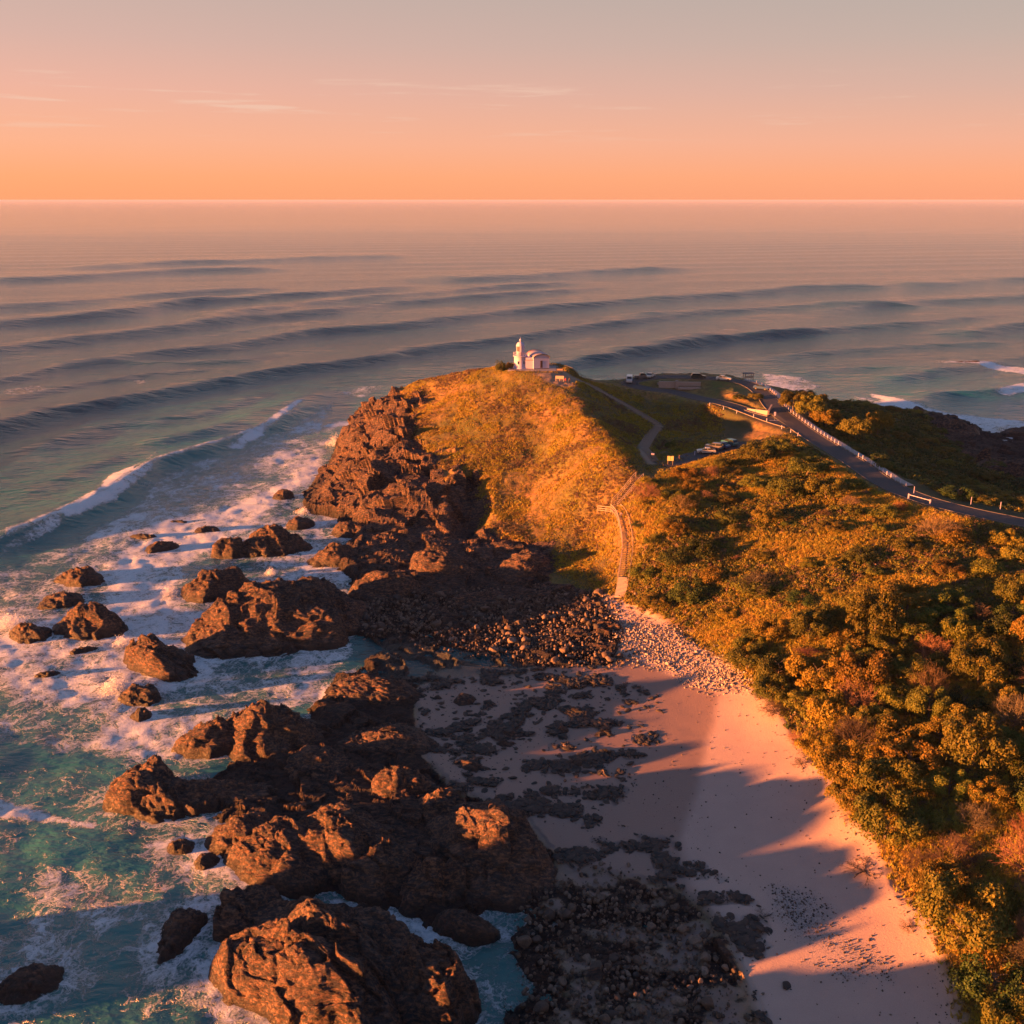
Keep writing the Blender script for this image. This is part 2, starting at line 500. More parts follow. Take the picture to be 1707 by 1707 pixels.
def thing(name, label, cat, loc, rz=0.0, group=None):
    o = bpy.data.objects.new(name, None)
    o.empty_display_size = .3
    C.objects.link(o)
    o.location = loc
    o.rotation_euler = (0, 0, rz)
    return tag(o, label, cat, group)


def dup(root, loc, rz=0.0, sc=1.0, label=None, group=None):
    r = root.copy()
    C.objects.link(r)
    r.location = loc
    r.rotation_euler = (0, 0, rz)
    r.scale = (sc, sc, sc) if isinstance(sc, (int, float)) else sc
    if label: r['label'] = label
    if group: r['group'] = group
    for ch in root.children:
        c = ch.copy()
        C.objects.link(c)
        c.parent = r
        for g in ch.children:
            d = g.copy()
            C.objects.link(d)
            d.parent = c
    return r


class MB:
    """collects simple solids into one mesh"""
    def __init__(s):
        s.v, s.f = [], []

    def add(s, v, f):
        b = len(s.v)
        s.v += [tuple(a) for a in v]
        s.f += [tuple(b + i for i in q) for q in f]
        return s

    def box(s, x0, x1, y0, y1, z0, z1, M=None):
        v = [Vector((x, y, z)) for z in (z0, z1) for y in (y0, y1) for x in (x0, x1)]
        if M: v = [M @ a for a in v]
        return s.add(v, [(0, 2, 3, 1), (4, 5, 7, 6), (0, 1, 5, 4), (2, 6, 7, 3), (0, 4, 6, 2), (1, 3, 7, 5)])

    def bar(s, a, b, wd, hh=None, n=4):
        a, b = Vector(a), Vector(b)
        d = (b - a).normalized()
        up = Vector((0, 0, 1)) if abs(d.z) < .95 else Vector((1, 0, 0))
        sx = d.cross(up).normalized()
        sy = sx.cross(d).normalized()
        hh = hh or wd
        v = []
        for p in (a, b):
            if n == 4:
                v += [p + sx * wd * i / 2 + sy * hh * j / 2 for i, j in ((-1, -1), (1, -1), (1, 1), (-1, 1))]
            else:
                v += [p + sx * math.cos(t) * wd / 2 + sy * math.sin(t) * hh / 2 for t in [2 * math.pi * k / n for k in range(n)]]
        f = [(k, (k + 1) % n, n + (k + 1) % n, n + k) for k in range(n)] + [tuple(range(n))[::-1], tuple(range(n, 2 * n))]
        return s.add(v, f)

    def lathe(s, prof, n=24, cx=0, cy=0):
        v = [(cx + r * math.cos(2 * math.pi * k / n), cy + r * math.sin(2 * math.pi * k / n), z) for r, z in prof for k in range(n)]
        f = [(i * n + k, i * n + (k + 1) % n, (i + 1) * n + (k + 1) % n, (i + 1) * n + k) for i in range(len(prof) - 1) for k in range(n)]
        f += [tuple(range(n))[::-1], tuple(range((len(prof) - 1) * n, len(prof) * n))]
        return s.add(v, f)

    def prism(s, poly, y0, y1):
        """polygon in x,z extruded along y"""
        n = len(poly)
        v = [(x, y0, z) for x, z in poly] + [(x, y1, z) for x, z in poly]
        f = [tuple(range(n)), tuple(range(n, 2 * n))[::-1]] + [(k, n + k, n + (k + 1) % n, (k + 1) % n) for k in range(n)]
        return s.add(v, f)

    def build(s, name, mat, parent=None, smooth=False):
        return link_mesh(name, s.v, s.f, mat, parent, smooth)


def mat_new(name):
    m = bpy.data.materials.new(name)
    m.use_nodes = True
    return m, NT(m.node_tree)


def simple(name, col, rough=.7, metal=0.0, var=.25, scale=3.0, bump=0.0):
    m, t = mat_new(name)
    tcn = t.n('ShaderNodeTexCoord')
    nz = t.noise(tcn.outputs['Object'], scale, 5)
    cc = t.mix(nz.outputs[0], tuple(c * (1 - var) for c in col), tuple(min(1, c * (1 + var)) for c in col))
    b = t.n('ShaderNodeBsdfPrincipled', {'Base Color': cc, 'Roughness': rough, 'Metallic': metal})
    if bump:
        bp = t.n('ShaderNodeBump', {'Height': nz.outputs[0], 'Strength': bump, 'Distance': .05})
        t.t.links.new(bp.outputs[0], b.inputs['Normal'])
    t.n('ShaderNodeOutputMaterial', {0: b.outputs[0]})
    return m


def rock_color(t, pos):
    """brown to charcoal stone with rusty and pale patches, returns colour and height"""
    n1 = t.noise(pos, .22, 5, .6)
    n2 = t.noise(t.scale(pos, (1.0, 2.6, 3.0), (0, .5, .6)), 1.1, 6, .65)
    n3 = t.noise(pos, 3.0, 4, .6)
    c = t.mix(t.ramp(n1.outputs[0], [(.35, 0), (.65, 1)]), (.024, .026, .030), (.068, .056, .052))
    c = t.mix(t.ramp(n2.outputs[0], [(.45, 0), (.7, 1)]), c, (.32, .165, .095))
    c = t.mix(t.ramp(n3.outputs[0], [(.25, .75), (.5, 0)]), c, (.010, .0095, .011))
    vo = t.n('ShaderNodeTexVoronoi', {'Vector': pos, 'Scale': .9}, feature='DISTANCE_TO_EDGE')
    jp = t.scale(pos, (.55, 1.7, 1.0), (.3, .5, .6))
    jw = t.n('ShaderNodeVectorMath', {0: jp, 1: t.n('ShaderNodeVectorMath', {0: n2.outputs['Color'], 'Scale': .9}, operation='SCALE').outputs[0]}, operation='ADD').outputs[0]
    j1 = t.n('ShaderNodeTexVoronoi', {'Vector': jw, 'Scale': .8}, feature='DISTANCE_TO_EDGE').outputs[0]
    j2 = t.n('ShaderNodeTexVoronoi', {'Vector': jw, 'Scale': 2.6}, feature='DISTANCE_TO_EDGE').outputs[0]
    k1 = t.ramp(j1, [(0, 1), (.07, 0)])
    k2 = t.ramp(j2, [(0, .45), (.12, 0)])
    jn = t.math('MAXIMUM', k1, k2)
    c = t.mix(t.math('MULTIPLY', jn, .4), c, (.010, .010, .011))
    hgt = t.math('ADD', t.math('MULTIPLY', n2.outputs[0], .9), t.math('MULTIPLY', n3.outputs[0], .7))
    hgt = t.math('SUBTRACT', hgt, t.math('MULTIPLY', jn, .55))
    return c, hgt, n1.outputs[0]


# terrain material
M_ter, t = mat_new("terrain_ground")
gp = t.n('ShaderNodeNewGeometry').outputs['Position']
ar = lambda n: t.n('ShaderNodeAttribute', attribute_name=n).outputs['Fac']
a_rock, a_sand, a_wet, a_peb, a_path, a_lush = ar('rock'), ar('sand'), ar('wet'), ar('pebble'), ar('path'), ar('lush')
zpos = t.n('ShaderNodeSeparateXYZ', {0: gp}).outputs[2]
rc, rh, rn1 = rock_color(t, gp)
# tidal darkening of stone by algae near the waterline
rc = t.mix(t.mapr(zpos, 3.2, .6, 0, .8, True), rc, (.015, .017, .018))
rc = t.mix(t.math('MULTIPLY', a_sand, .6), rc, (.014, .014, .014))
g1 = t.noise(gp, .055, 6, .62)
g2 = t.noise(gp, .8, 6, .7)
g3 = t.noise(gp, 4.5, 4, .7)
gc = t.mix(t.ramp(g1.outputs[0], [(.38, 0), (.62, 1)]), (.10, .125, .018), (.32, .17, .070))
gc = t.mix(t.ramp(g2.outputs[0], [(.42, 0), (.62, 1)]), gc, (.090, .075, .028))
gc = t.mix(t.ramp(g3.outputs[0], [(.5, 0), (.7, .6)]), gc, (.24, .14, .06))
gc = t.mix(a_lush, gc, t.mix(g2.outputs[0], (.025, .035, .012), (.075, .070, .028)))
s1 = t.noise(gp, .35, 6, .6)
s2 = t.noise(gp, 14.0, 3, .7)
sc = t.mix(s1.outputs[0], (.43, .305, .26), (.53, .385, .325))
sc = t.mix(t.ramp(s2.outputs[0], [(.3, .45), (.55, 0)]), sc, (.30, .23, .19))
sc = t.mix(t.math('MULTIPLY', a_wet, .8), sc, (.205, .135, .112))
pv = t.n('ShaderNodeTexVoronoi', {'Vector': gp, 'Scale': 6.5})
pc = t.mix(t.ramp(pv.outputs['Color'], [(.1, 0), (.9, 1)]), (.12, .13, .15), (.36, .33, .32))
sc = t.mix(t.math('MULTIPLY', a_peb, t.ramp(pv.outputs['Distance'], [(.35, 1), (.65, .35)])), sc, pc)
col = t.mix(a_sand, gc, sc)
rmask = t.ramp(t.math('ADD', a_rock, t.math('MULTIPLY', t.math('SUBTRACT', g2.outputs[0], .5), .9)), [(.42, 0), (.58, 1)])
col = t.mix(rmask, col, rc)
col = t.mix(a_path, col, t.mix(s2.outputs[0], (.20, .14, .10), (.38, .28, .21)))
a_pool = t.n('ShaderNodeAttribute', attribute_name='pool').outputs['Fac']
col = t.mix(t.math('MULTIPLY', a_pool, .85), col, (.035, .042, .040))
rough = t.math('SUBTRACT', t.math('SUBTRACT', .92, t.math('MULTIPLY', a_pool, .45)), t.math('MULTIPLY', t.math('MULTIPLY', a_wet, a_sand), .42))
hgt = t.math('ADD', t.math('MULTIPLY', rh, rmask), t.math('MULTIPLY', t.math('ADD', g2.outputs[0], t.math('MULTIPLY', g3.outputs[0], .5)), t.math('SUBTRACT', 1, a_sand)))
hgt = t.math('ADD', hgt, t.math('MULTIPLY', t.math('ADD', t.math('MULTIPLY', s2.outputs[0], .8), g3.outputs[0]), t.math('MULTIPLY', a_sand, .22)))
bp = t.n('ShaderNodeBump', {'Height': hgt, 'Strength': .9, 'Distance': .26})
b = t.n('ShaderNodeBsdfPrincipled', {'Base Color': col, 'Roughness': rough, 'Normal': bp.outputs[0], 'Specular IOR Level': .35})
t.n('ShaderNodeOutputMaterial', {0: b.outputs[0]})

# free standing rock material
M_rock, t = mat_new("sea_rock")
gp = t.n('ShaderNodeNewGeometry').outputs['Position']
zpos = t.n('ShaderNodeSeparateXYZ', {0: gp}).outputs[2]
rc, rh, rn1 = rock_color(t, gp)
wetn = t.math('ADD', zpos, t.math('MULTIPLY', rn1, -2.0))
rc = t.mix(t.mapr(wetn, .7, -.7, 0, .85, True), rc, (.016, .016, .016))
bp = t.n('ShaderNodeBump', {'Height': rh, 'Strength': .9, 'Distance': .26})
b = t.n('ShaderNodeBsdfPrincipled', {'Base Color': rc, 'Roughness': t.mapr(wetn, 1.5, -.6, .85, .45), 'Normal': bp.outputs[0], 'Specular IOR Level': .4})
t.n('ShaderNodeOutputMaterial', {0: b.outputs[0]})

# ------------------------------------------------------------------ terrain mesh (finer toward the near beach)
NA, NR = 900, 860
th = np.linspace(R(-36), R(43), NA)
rr = 58.0 * (480.0 / 58.0) ** (np.linspace(0, 1, NR))
TH, RR = np.meshgrid(th, rr)
TX, TY = (RR * np.sin(TH)).ravel(), (RR * np.cos(TH)).ravel()
TZ = hz(TX, TY)
keep_v = TZ > -2.2
ck = keep_v.reshape(NR, NA)
kf = ck[:-1, :-1] | ck[1:, :-1] | ck[:-1, 1:] | ck[1:, 1:]
idx = np.arange(NR * NA).reshape(NR, NA)
F = np.stack([idx[:-1, :-1][kf], idx[:-1, 1:][kf], idx[1:, 1:][kf], idx[1:, :-1][kf]], 1)
used = np.unique(F)
remap = np.full(NR * NA, -1)
remap[used] = np.arange(len(used))
F = remap[F]
TX, TY, TZ = TX[used], TY[used], TZ[used]
rk = g_rock(TX, TY)
# craggy relief on stone, pushed out along the slope normal
gxn, gyn = G(grad_x)(TX, TY), G(grad_y)(TX, TY)
nrm = np.stack([-gxn, -gyn, np.ones_like(gxn)], 1)
nrm /= np.linalg.norm(nrm, axis=1)[:, None]
P = np.stack([TX, TY, TZ], 1)
sel = rk > .05
rot = np.array(Matrix.Rotation(.6, 3, 'Z') @ Matrix.Rotation(.45, 3, 'X'))
Q = (P[sel] @ rot.T) * np.array([.9, 1.6, 1.2])
Q = Q + np.stack([fbm(Q, 5.0, 2, 60 + k) for k in range(3)], 1) * 1.2
hillk = np.clip((P[sel, 2] - 2.0) / 6.0, 0, 1)
f1, _ = facets(Q, 7.0, 1)
f2, cr2 = facets(Q, 2.6, 2)
f3, cr3 = facets(Q, .95, 3)
disp = f1 * (.8 + 2.3 * hillk) + f2 * (.55 + .25 * hillk) + f3 * .16 * (1 - .5 * hillk) + fbm(P[sel], 1.1, 3, 5) * .14 - np.clip(.12 - cr2, 0, 1) * 1.0 * (1 - hillk)
disp = disp * rk[sel] - .15
P[sel] = P[sel] + nrm[sel] * disp[:, None]
ngr = ~sel
fl = G(flat)(TX, TY) * np.clip(TZ / 5, 0, 1)
P[ngr, 2] += (fbm(P[ngr], 1.3, 3, 8) * .32 * fl[ngr])
mpath = np.clip(1.6 - G(d_path)(TX, TY), 0, 1)
mpath = np.maximum(mpath, G(mask([(890, 622), (935, 622), (965, 632), (960, 648), (935, 645), (905, 634)], 1.5, 1.0, 19))(TX, TY) * .85)
mpath = np.maximum(mpath, np.clip((8.0 - G(dpad)(TX, TY)) / 1.5, 0, 1) * .9)
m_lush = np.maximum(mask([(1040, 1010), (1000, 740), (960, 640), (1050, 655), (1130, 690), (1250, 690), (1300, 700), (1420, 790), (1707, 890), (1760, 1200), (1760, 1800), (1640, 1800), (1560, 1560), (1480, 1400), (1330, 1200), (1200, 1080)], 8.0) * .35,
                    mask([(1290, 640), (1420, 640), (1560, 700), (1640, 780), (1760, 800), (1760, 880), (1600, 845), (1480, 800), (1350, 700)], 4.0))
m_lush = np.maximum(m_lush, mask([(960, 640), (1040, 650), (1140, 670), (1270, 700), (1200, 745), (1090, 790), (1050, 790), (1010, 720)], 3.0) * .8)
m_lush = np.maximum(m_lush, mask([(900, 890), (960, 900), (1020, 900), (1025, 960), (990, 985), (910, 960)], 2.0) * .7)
fr = rk[F].mean(1)
ter = link_mesh("headland_ground", P, F, M_ter, smooth=fr < .3,
                attrs={'rock': rk, 'sand': g_sand(TX, TY), 'wet': g_wet(TX, TY), 'pebble': g_peb(TX, TY), 'path': mpath, 'pool': G(m_pool)(TX, TY), 'lush': G(m_lush)(TX, TY)})
tag(ter, kind='structure')

# ------------------------------------------------------------------ outcrops and sea rocks, each its own object
OUT = []


def outcrop(px, py, rx, ry, h, rot, label, seed, z=0.0, lobes=None, cat='rock', name='rock_outcrop', res=1.0, group=None):
    X, Y = at(px, py, z)
    dist = math.hypot(math.hypot(X, Y), CAM_H)
    ppm = 984.0 / dist
    na = int(np.clip(2 * math.pi * max(rx, ry) * ppm * .42 * res, 28, 330))
    nr = int(np.clip(na * .36, 10, 120))
    A, Rr = np.meshgrid(np.linspace(0, 2 * math.pi, na, endpoint=False), np.linspace(0.0, 1, nr))
    Rr = Rr ** .85
    x, y = (Rr * np.cos(A)).ravel(), (Rr * np.sin(A)).ravel()
    r = Rr.ravel()
    p = np.stack([x * rx, y * ry, np.zeros_like(x)], 1)
    edge = 1 + .38 * fbm(np.stack([np.cos(A).ravel(), np.sin(A).ravel(), np.full(x.shape, seed * 1.0)], 1), .7, 3, seed)
    p[:, :2] *= edge[:, None]
    prof = np.clip(1 - r ** 2.2, 0, 1) ** .62
    if lobes:
        pass
    rr_g = np.random.default_rng(seed + 5000)
    pk = np.zeros_like(x)
    for j_ in range(7 if lobes else 4):
        aa, rd = rr_g.uniform(0, 6.283), (rr_g.uniform(.15, .6) if j_ else rr_g.uniform(0, .2))
        cxp, cyp = rd * math.cos(aa), rd * math.sin(aa)
        lh = 1.0 if j_ == 0 else rr_g.uniform(.45, .95)
        wx, wy = x - cxp + .05 * vnoise(p * .5 + 3.1, seed + j_), y - cyp + .05 * vnoise(p * .5 + 7.7, seed + j_)
        m_ = np.full_like(x, lh) * (1 + .25 * (wx * rr_g.normal() + wy * rr_g.normal()))
        for _k in range(6):
            ang = _k * 1.047 + rr_g.uniform(-.4, .4)
            sl_ = rr_g.uniform(.9, 2.6)
            m_ = np.minimum(m_, lh * 1.25 + .1 - sl_ * (wx * math.cos(ang) + wy * math.sin(ang)))
        pk = np.maximum(pk, m_)
    prof = np.maximum(np.maximum(pk, 0), .22 * (1 - r ** 2)) * np.clip((1 - r ** 4) * 2.2, 0, 1) * .62 + prof * .32
    rg = seed * 2.399
    prof = prof * (1 + .38 * (x * math.cos(rg) + y * math.sin(rg)) - .12)
    zz = h * prof * (1 + .25 * fbm(p + seed * 13.7, max(rx, ry) * .55, 2, seed + 3)) - (1.2 * r ** 6)
    ca, sa = math.cos(R(rot)), math.sin(R(rot))
    xw = p[:, 0] * ca - p[:, 1] * sa
    yw = p[:, 0] * sa + p[:, 1] * ca
    V = np.stack([xw, yw, zz], 1)
    # direction outwards
    nn = np.stack([xw / rx ** 2 * .8, yw / ry ** 2 * .8, (zz + .4) / h ** 2 + .15 / h], 1)
    nn /= np.linalg.norm(nn, axis=1)[:, None] + 1e-9
    s = min(1.0, max(.25, h / 6.0))
    wp = V + np.array([X, Y, 0])
    q = (wp @ rot_np.T) * np.array([.8, 2.2, 1.4])
    q = q + np.stack([fbm(q, 4.0 * s, 2, seed + 60 + k) for k in range(3)], 1) * 1.3 * s
    a1, c1 = facets(q, 4.6 * s, seed + 100)
    a2, c2 = facets(q, 1.7 * s, seed + 200)
    a3, c3 = facets(q, .65 * max(s, .5), seed + 300)
    d = a1 * 1.05 * s + a2 * .42 * s + a3 * .13 * max(s, .5) + fbm(wp, .6, 2, seed) * .05 - np.clip(.06 - c1, 0, 1) * 5.0 * s - np.clip(.05 - c2, 0, 1) * 1.6 * s
    V = V + nn * np.array([.75, .75, 1.0]) * (d * (1 - .5 * r ** 8))[:, None]
    i0 = np.arange(nr * na).reshape(nr, na)
    i1 = np.roll(i0, -1, 1)
    Fq = np.stack([i0[:-1], i1[:-1], i1[1:], i0[1:]], -1).reshape(-1, 4)[:, ::-1]
    o = link_mesh(name, V, Fq[:, ::-1], M_rock, smooth=False)
    o.location = (X, Y, z)
    tag(o, label, cat, group)
    OUT.append((X, Y, rx, ry, R(rot), h))
    return o


rot_np = np.array(Matrix.Rotation(.5, 3, 'Z') @ Matrix.Rotation(.5, 3, 'X'))

L2 = [(-.35, .1, .55, 1.0), (.4, -.1, .5, .75), (0, .5, .4, .6)]
outs = [
    (472, 1048, 18.0, 12.5, 8.8, 10, 'biggest dark rounded rock mass with sunlit orange crown in the surf', L2),
    (358, 985, 7.6, 6.4, 5.2, 30, 'dark rock shoulder meeting the surf on the left of the biggest rock', None),
    (390, 925, 5.4, 3.8, 4.4, 0, 'squared dark rock just left of the humped black rock in white surf', None),
    (455, 918, 8.4, 5.2, 6.0, 5, 'humped black rock with warm lit edge behind the biggest rock', None),
    (500, 877, 4.2, 3.0, 2.6, 10, 'low rock lump in the surf below the tip of the cliff', None),
    (270, 915, 4.0, 2.4, 2.0, 35, 'small tilted orange lit rock standing alone in foam', None),
    (345, 885, 4.0, 2.2, 1.6, 10, 'small flat topped reddish rock surrounded by foam', None),
    (240, 895, 4.2, 1.6, .9, 0, 'low dark slab barely above the foam, leftmost of the small offshore slabs', None),
    (298, 871, 3.0, 1.2, .7, 0, 'tiny flat reddish slab farthest out in the foam', None),
    (473, 830, 3.4, 2.4, 2.4, 15, 'reddish brown rock in foam beside the toe of the cliff', None),
    (128, 968, 6.5, 4.2, 3.0, -15, 'rock awash with a pool of foam in its top at far left', L2),
    (105, 1005, 5.2, 4.0, 2.4, 20, 'smooth orange rock with thin white run-off at far left', None),
    (148, 1050, 7.0, 4.6, 5.4, -10, 'dark peaked rock at far left with water draining down its face', None),
    (48, 1060, 4.6, 3.2, 3.2, -25, 'jagged dark rock struck by orange spray at the left edge', None),
    (272, 1108, 9.6, 4.6, 4.4, -32, 'long dark wedge of rock with lit orange spine in churning surf', None),
    (228, 1163, 4.0, 3.2, 2.2, -30, 'rock half buried by a burst of pink spray', None),
    (235, 1193, 2.0, 1.8, 1.5, 10, 'small dark stump of rock below the spray burst', None),
    (80, 1125, 2.4, 1.3, .8, 25, 'small low rock in foam near the left edge', None),
    (140, 1085, 3.0, 1.2, .8, 35, 'thin dark rock sliver between the peaked rock and the long wedge', None),
    (356, 1238, 5.6, 4.6, 4.2, 20, 'orange lit rock shoulder at the water below the biggest rock', None),
    (458, 1225, 8.8, 6.6, 6.0, -10, 'tall pyramid shaped rock with blazing orange seaward face', L2),
    (262, 1335, 7.0, 5.0, 5.6, -20, 'big blunt boulder like rock glowing orange beside teal water', None),
    (335, 1330, 5.5, 4.0, 3.0, -10, 'dark rock joining the blunt glowing rock to the shelf', None),
    (400, 1320, 5.0, 3.0, 1.8, 0, 'low dark shelf rock behind the narrow foam inlet', None),
    (470, 1425, 8.0, 4.6, 3.6, -28, 'long low ridge of lit rock along the foaming channel', L2),
    (405, 1392, 4.6, 3.2, 3.0, -15, 'knuckle of lit rock at the seaward end of the low ridge', None),
    (570, 1410, 7.6, 5.2, 5.0, -25, 'craggy outcrop with orange streaked flank in the middle of the shelf', L2),
    (640, 1455, 5.0, 4.0, 3.8, -20, 'shadowed block on the near side of the craggy shelf outcrop', None),
    (810, 1420, 6.6, 10.2, 7.6, 38, 'tallest smooth backed rock slab with ragged orange lit face beside the beach', None),
    (672, 1312, 4.2, 3.2, 3.8, -10, 'isolated knob of rock with bright orange top on the shelf', None),
    (735, 1350, 4.0, 3.0, 3.0, -20, 'smaller lit rock between the bright knob and the tall slab', None),
    (722, 1482, 4.2, 3.2, 3.8, 10, 'pointed dark rock above the foaming channel', None),
    (560, 1620, 14.0, 9.6, 7.4, -22, 'huge black rock mass filling the bottom of the picture left of centre', L2),
    (420, 1540, 4.4, 3.8, 4.4, 10, 'lit corner crag at the seaward tip of the huge black rock mass', None),
    (700, 1655, 8.0, 5.0, 7.0, -25, 'dark sloping slab on the landward side of the huge black rock mass', None),
    (740, 1880, 15.0, 9.0, 11.0, -10, 'added unseen rock mass continuing the black shelf, raised to shade the beach', L2),  # out of view; continues the shelf, made tall so its shadow covers the lower beach
    (-240, 1665, 10.0, 8.0, 10.5, 20, 'unseen stack of rock added off the bottom left to shade the black rock', L2),  # added out of view so its shadow falls on the huge black mass
    (300, 1560, 2.6, 4.4, 2.2, -10, 'rock ringed by white water with foam pouring over its top', None),
    (303, 1412, 2.0, 1.6, 1.4, 0, 'small rock in the water beneath the blunt glowing rock', None),
    (345, 1438, 2.0, 1.4, 1.1, 20, 'small rounded rock at the mouth of the foaming channel', None),
    (50, 1645, 4.0, 2.6, 1.5, 30, 'reddish black rock awash in the bottom left corner', None),
    (775, 1552, 4.0, 2.4, 2.6, -10, 'dark triangular rock standing in the channel', None),
    (612, 1516, 1.7, .8, .8, 0, 'little rock in the middle of the foaming channel', None),
    (620, 1155, 8.4, 5.0, 2.8, -5, 'lumpy dark rock patch with lit crumbs beside the tide pool', L2),
    (640, 1235, 7.6, 5.2, 2.2, -15, 'weed dark rock hump on the edge of the sand', L2),
    (540, 1280, 6.0, 4.0, 2.6, -15, 'brown shelf rock right of the pyramid shaped rock', None),
    (640, 985, 8.0, 5.0, 3.8, 10, 'dark rock hump among pale boulders behind the biggest rock', L2),
    (560, 935, 7.0, 4.6, 4.2, 15, 'shaded rock with one glowing tip behind the biggest rock', None),
    (745, 945, 8.0, 5.0, 3.6, 0, 'shaded rock bank at the foot of the cliff', L2),
    (870, 950, 7.4, 4.4, 3.6, 5, 'round shouldered black rock beside the shaded grass slope', None),
    (800, 1000, 7.0, 3.4, 2.2, 8, 'long low dark rock above the boulder field', None),
    (590, 890, 6.0, 4.0, 3.6, 0, 'dark rock across the foam inlet from the cliff toe', None),
    (1583, 716, 10.0, 6.0, 5.0, -15, 'long dark whaleback rock at the reef on the right', None),
    (1700, 724, 7.0, 4.0, 2.6, 0, 'dark rock on the reef cut by the right edge of the picture', None),
    (1530, 684, 2.6, 1.6, 1.6, 0, 'small black rock in foam off the right hand point', None),
    (1612, 606, 9.0, 3.0, 1.3, 0, 'low reddish rock far out in the sea on the right', None),
    (850, 1228, 3.4, 1.6, .9, 0, 'low black rock slab in the middle of the wet sand', None),
    (846, 1245, 2.4, 1.5, .8, 0, 'dark weed covered rock just in front of the slab in the wet sand', None),
    (935, 1222, 1.9, 1.4, 1.0, 0, 'rounded dark rock on wet sand right of the low black slab', None),
    (1003, 1228, 2.4, 1.5, .9, 0, 'dark flat rock nearest the dry beach among the wet sand rocks', None),
    (775, 1170, 2.4, 2.6, 1.5, 20, 'brown upright rock rising from wet sand by the tide pool', None),
    (728, 1168, 1.2, .9, .8, 0, 'single small brown rock on bare wet sand', None),
    (783, 1280, 3.2, 2.0, 1.2, -20, 'dark brown rock between the shelf and the wet sand', None),
    (790, 1195, 1.8, 1.0, .6, 0, 'thin dark rock ledge in wet sand', None),
    (950, 1285, 1.6, .9, .5, 0, 'flat weedy rock at the lower end of the wet sand rocks', None),
    (1035, 1383, 1.0, 1.0, .5, 0, 'small dark weedy rock alone in smooth damp sand', None),
]
for k, (px, py, rx, ry, h, rt, lab, lob) in enumerate(outs):
    z = 0.0
    Xq, Yq = hit(px, py)
    zt = float(hz(Xq, Yq))
    if zt > .3: z = zt - .4
    outcrop(px, py, rx, ry, h, rt, lab, 11 + k * 7, z=z, lobes=lob)
# crags standing out of the cliff of the headland
crags = [
    (560, 850, 8.0, 5.0, 4.5, 12, 'long crag running into the surf at the toe of the cliff'),
    (630, 850, 7.0, 6.0, 7.0, 10, 'squarish lit crag low on the cliff'),
    (700, 845, 6.0, 5.0, 6.0, -10, 'crag with broken ledges low in the middle of the cliff'),
    (752, 835, 5.5, 5.0, 7.0, 10, 'pale topped crag against the grass beside the dark cleft'),
    (720, 875, 6.0, 4.0, 4.5, 5, 'lit block at the foot of the cliff by the shadow line'),
    (590, 790, 7.0, 6.0, 6.5, 20, 'steep crag on the seaward corner of the cliff'),
    (640, 765, 6.0, 5.5, 6.0, 0, 'dark crag halfway up the cliff'),
    (600, 735, 7.0, 5.5, 6.5, 20, 'upper crag on the skyline side of the cliff'),
    (640, 695, 7.0, 5.0, 5.0, 0, 'highest crag of the cliff under the grassy crest'),
    (685, 720, 5.0, 4.0, 4.0, 15, 'rusty crag beside the grass on the upper cliff'),
    (568, 722, 4.6, 3.0, 3.0, 30, 'small rock spur sticking into the surf left of the cliff'),
    (690, 790, 6.0, 4.5, 5.0, -15, 'crag with a lit face just below the grass edge'),
]
for k, (px, py, rx, ry, h, rt, lab) in enumerate(crags):
    X, Y = hit(px, py)
    z = float(hz(X, Y)) - 1.8
    u_, y_, z_ = ray(px, py)
    outcrop(px, py, rx * .8, ry * .8, h * .62, rt, lab, 701 + k * 9, z=z, name='cliff_crag', cat='crag')

# ------------------------------------------------------------------ ocean
M_sea, t = mat_new("ocean_water")
gp = t.n('ShaderNodeNewGeometry').outputs['Position']
ar = lambda n: t.n('ShaderNodeAttribute', attribute_name=n).outputs['Fac']
a_foam, a_sh, a_far = ar('foam'), ar('shallow'), ar('far')
wp1 = t.noise(gp, .12, 3, .5)
wv = t.n('ShaderNodeVectorMath', {0: wp1.outputs['Color'], 1: (.5, .5, .5)}, operation='SUBTRACT')
wv = t.n('ShaderNodeVectorMath', {0: wv.outputs[0], 'Scale': 9.0}, operation='SCALE')
wps = t.noise(gp, .7, 3, .6)
wv2 = t.n('ShaderNodeVectorMath', {0: wps.outputs['Color'], 'Scale': 2.6}, operation='SCALE')
wpos = t.n('ShaderNodeVectorMath', {0: gp, 1: wv.outputs[0]}, operation='ADD')
wpos = t.n('ShaderNodeVectorMath', {0: wpos.outputs[0], 1: wv2.outputs[0]}, operation='ADD').outputs[0]
v1 = t.n('ShaderNodeTexVoronoi', {'Vector': wpos, 'Scale': .42}, feature='DISTANCE_TO_EDGE')
v2 = t.n('ShaderNodeTexVoronoi', {'Vector': wpos, 'Scale': 1.15}, feature='DISTANCE_TO_EDGE')
lace = t.math('MAXIMUM', t.ramp(v1.outputs[0], [(0, 1), (.16, 0)]), t.math('MULTIPLY', t.ramp(v2.outputs[0], [(0, 1), (.2, 0)]), .75))
fn = t.noise(wpos, .32, 8, .68)
fs = t.math('ADD', t.math('MULTIPLY', fn.outputs[0], 1.05), t.math('MULTIPLY', lace, .20))
fs = t.math('ADD', fs, t.math('MULTIPLY', a_foam, 1.12))
ff = t.noise(t.scale(wpos, (1, 1.6, 1)), 1.6, 5, .7)
fs = t.math('ADD', fs, t.math('MULTIPLY', t.math('SUBTRACT', ff.outputs[0], .5), .42))
foam = t.mapr(fs, 1.06, 1.38, 0, 1, True)
foam = t.math('MULTIPLY', foam, t.mapr(a_foam, 0.0, .18, 0, 1))
cd = t.noise(gp, .03, 4, .55)
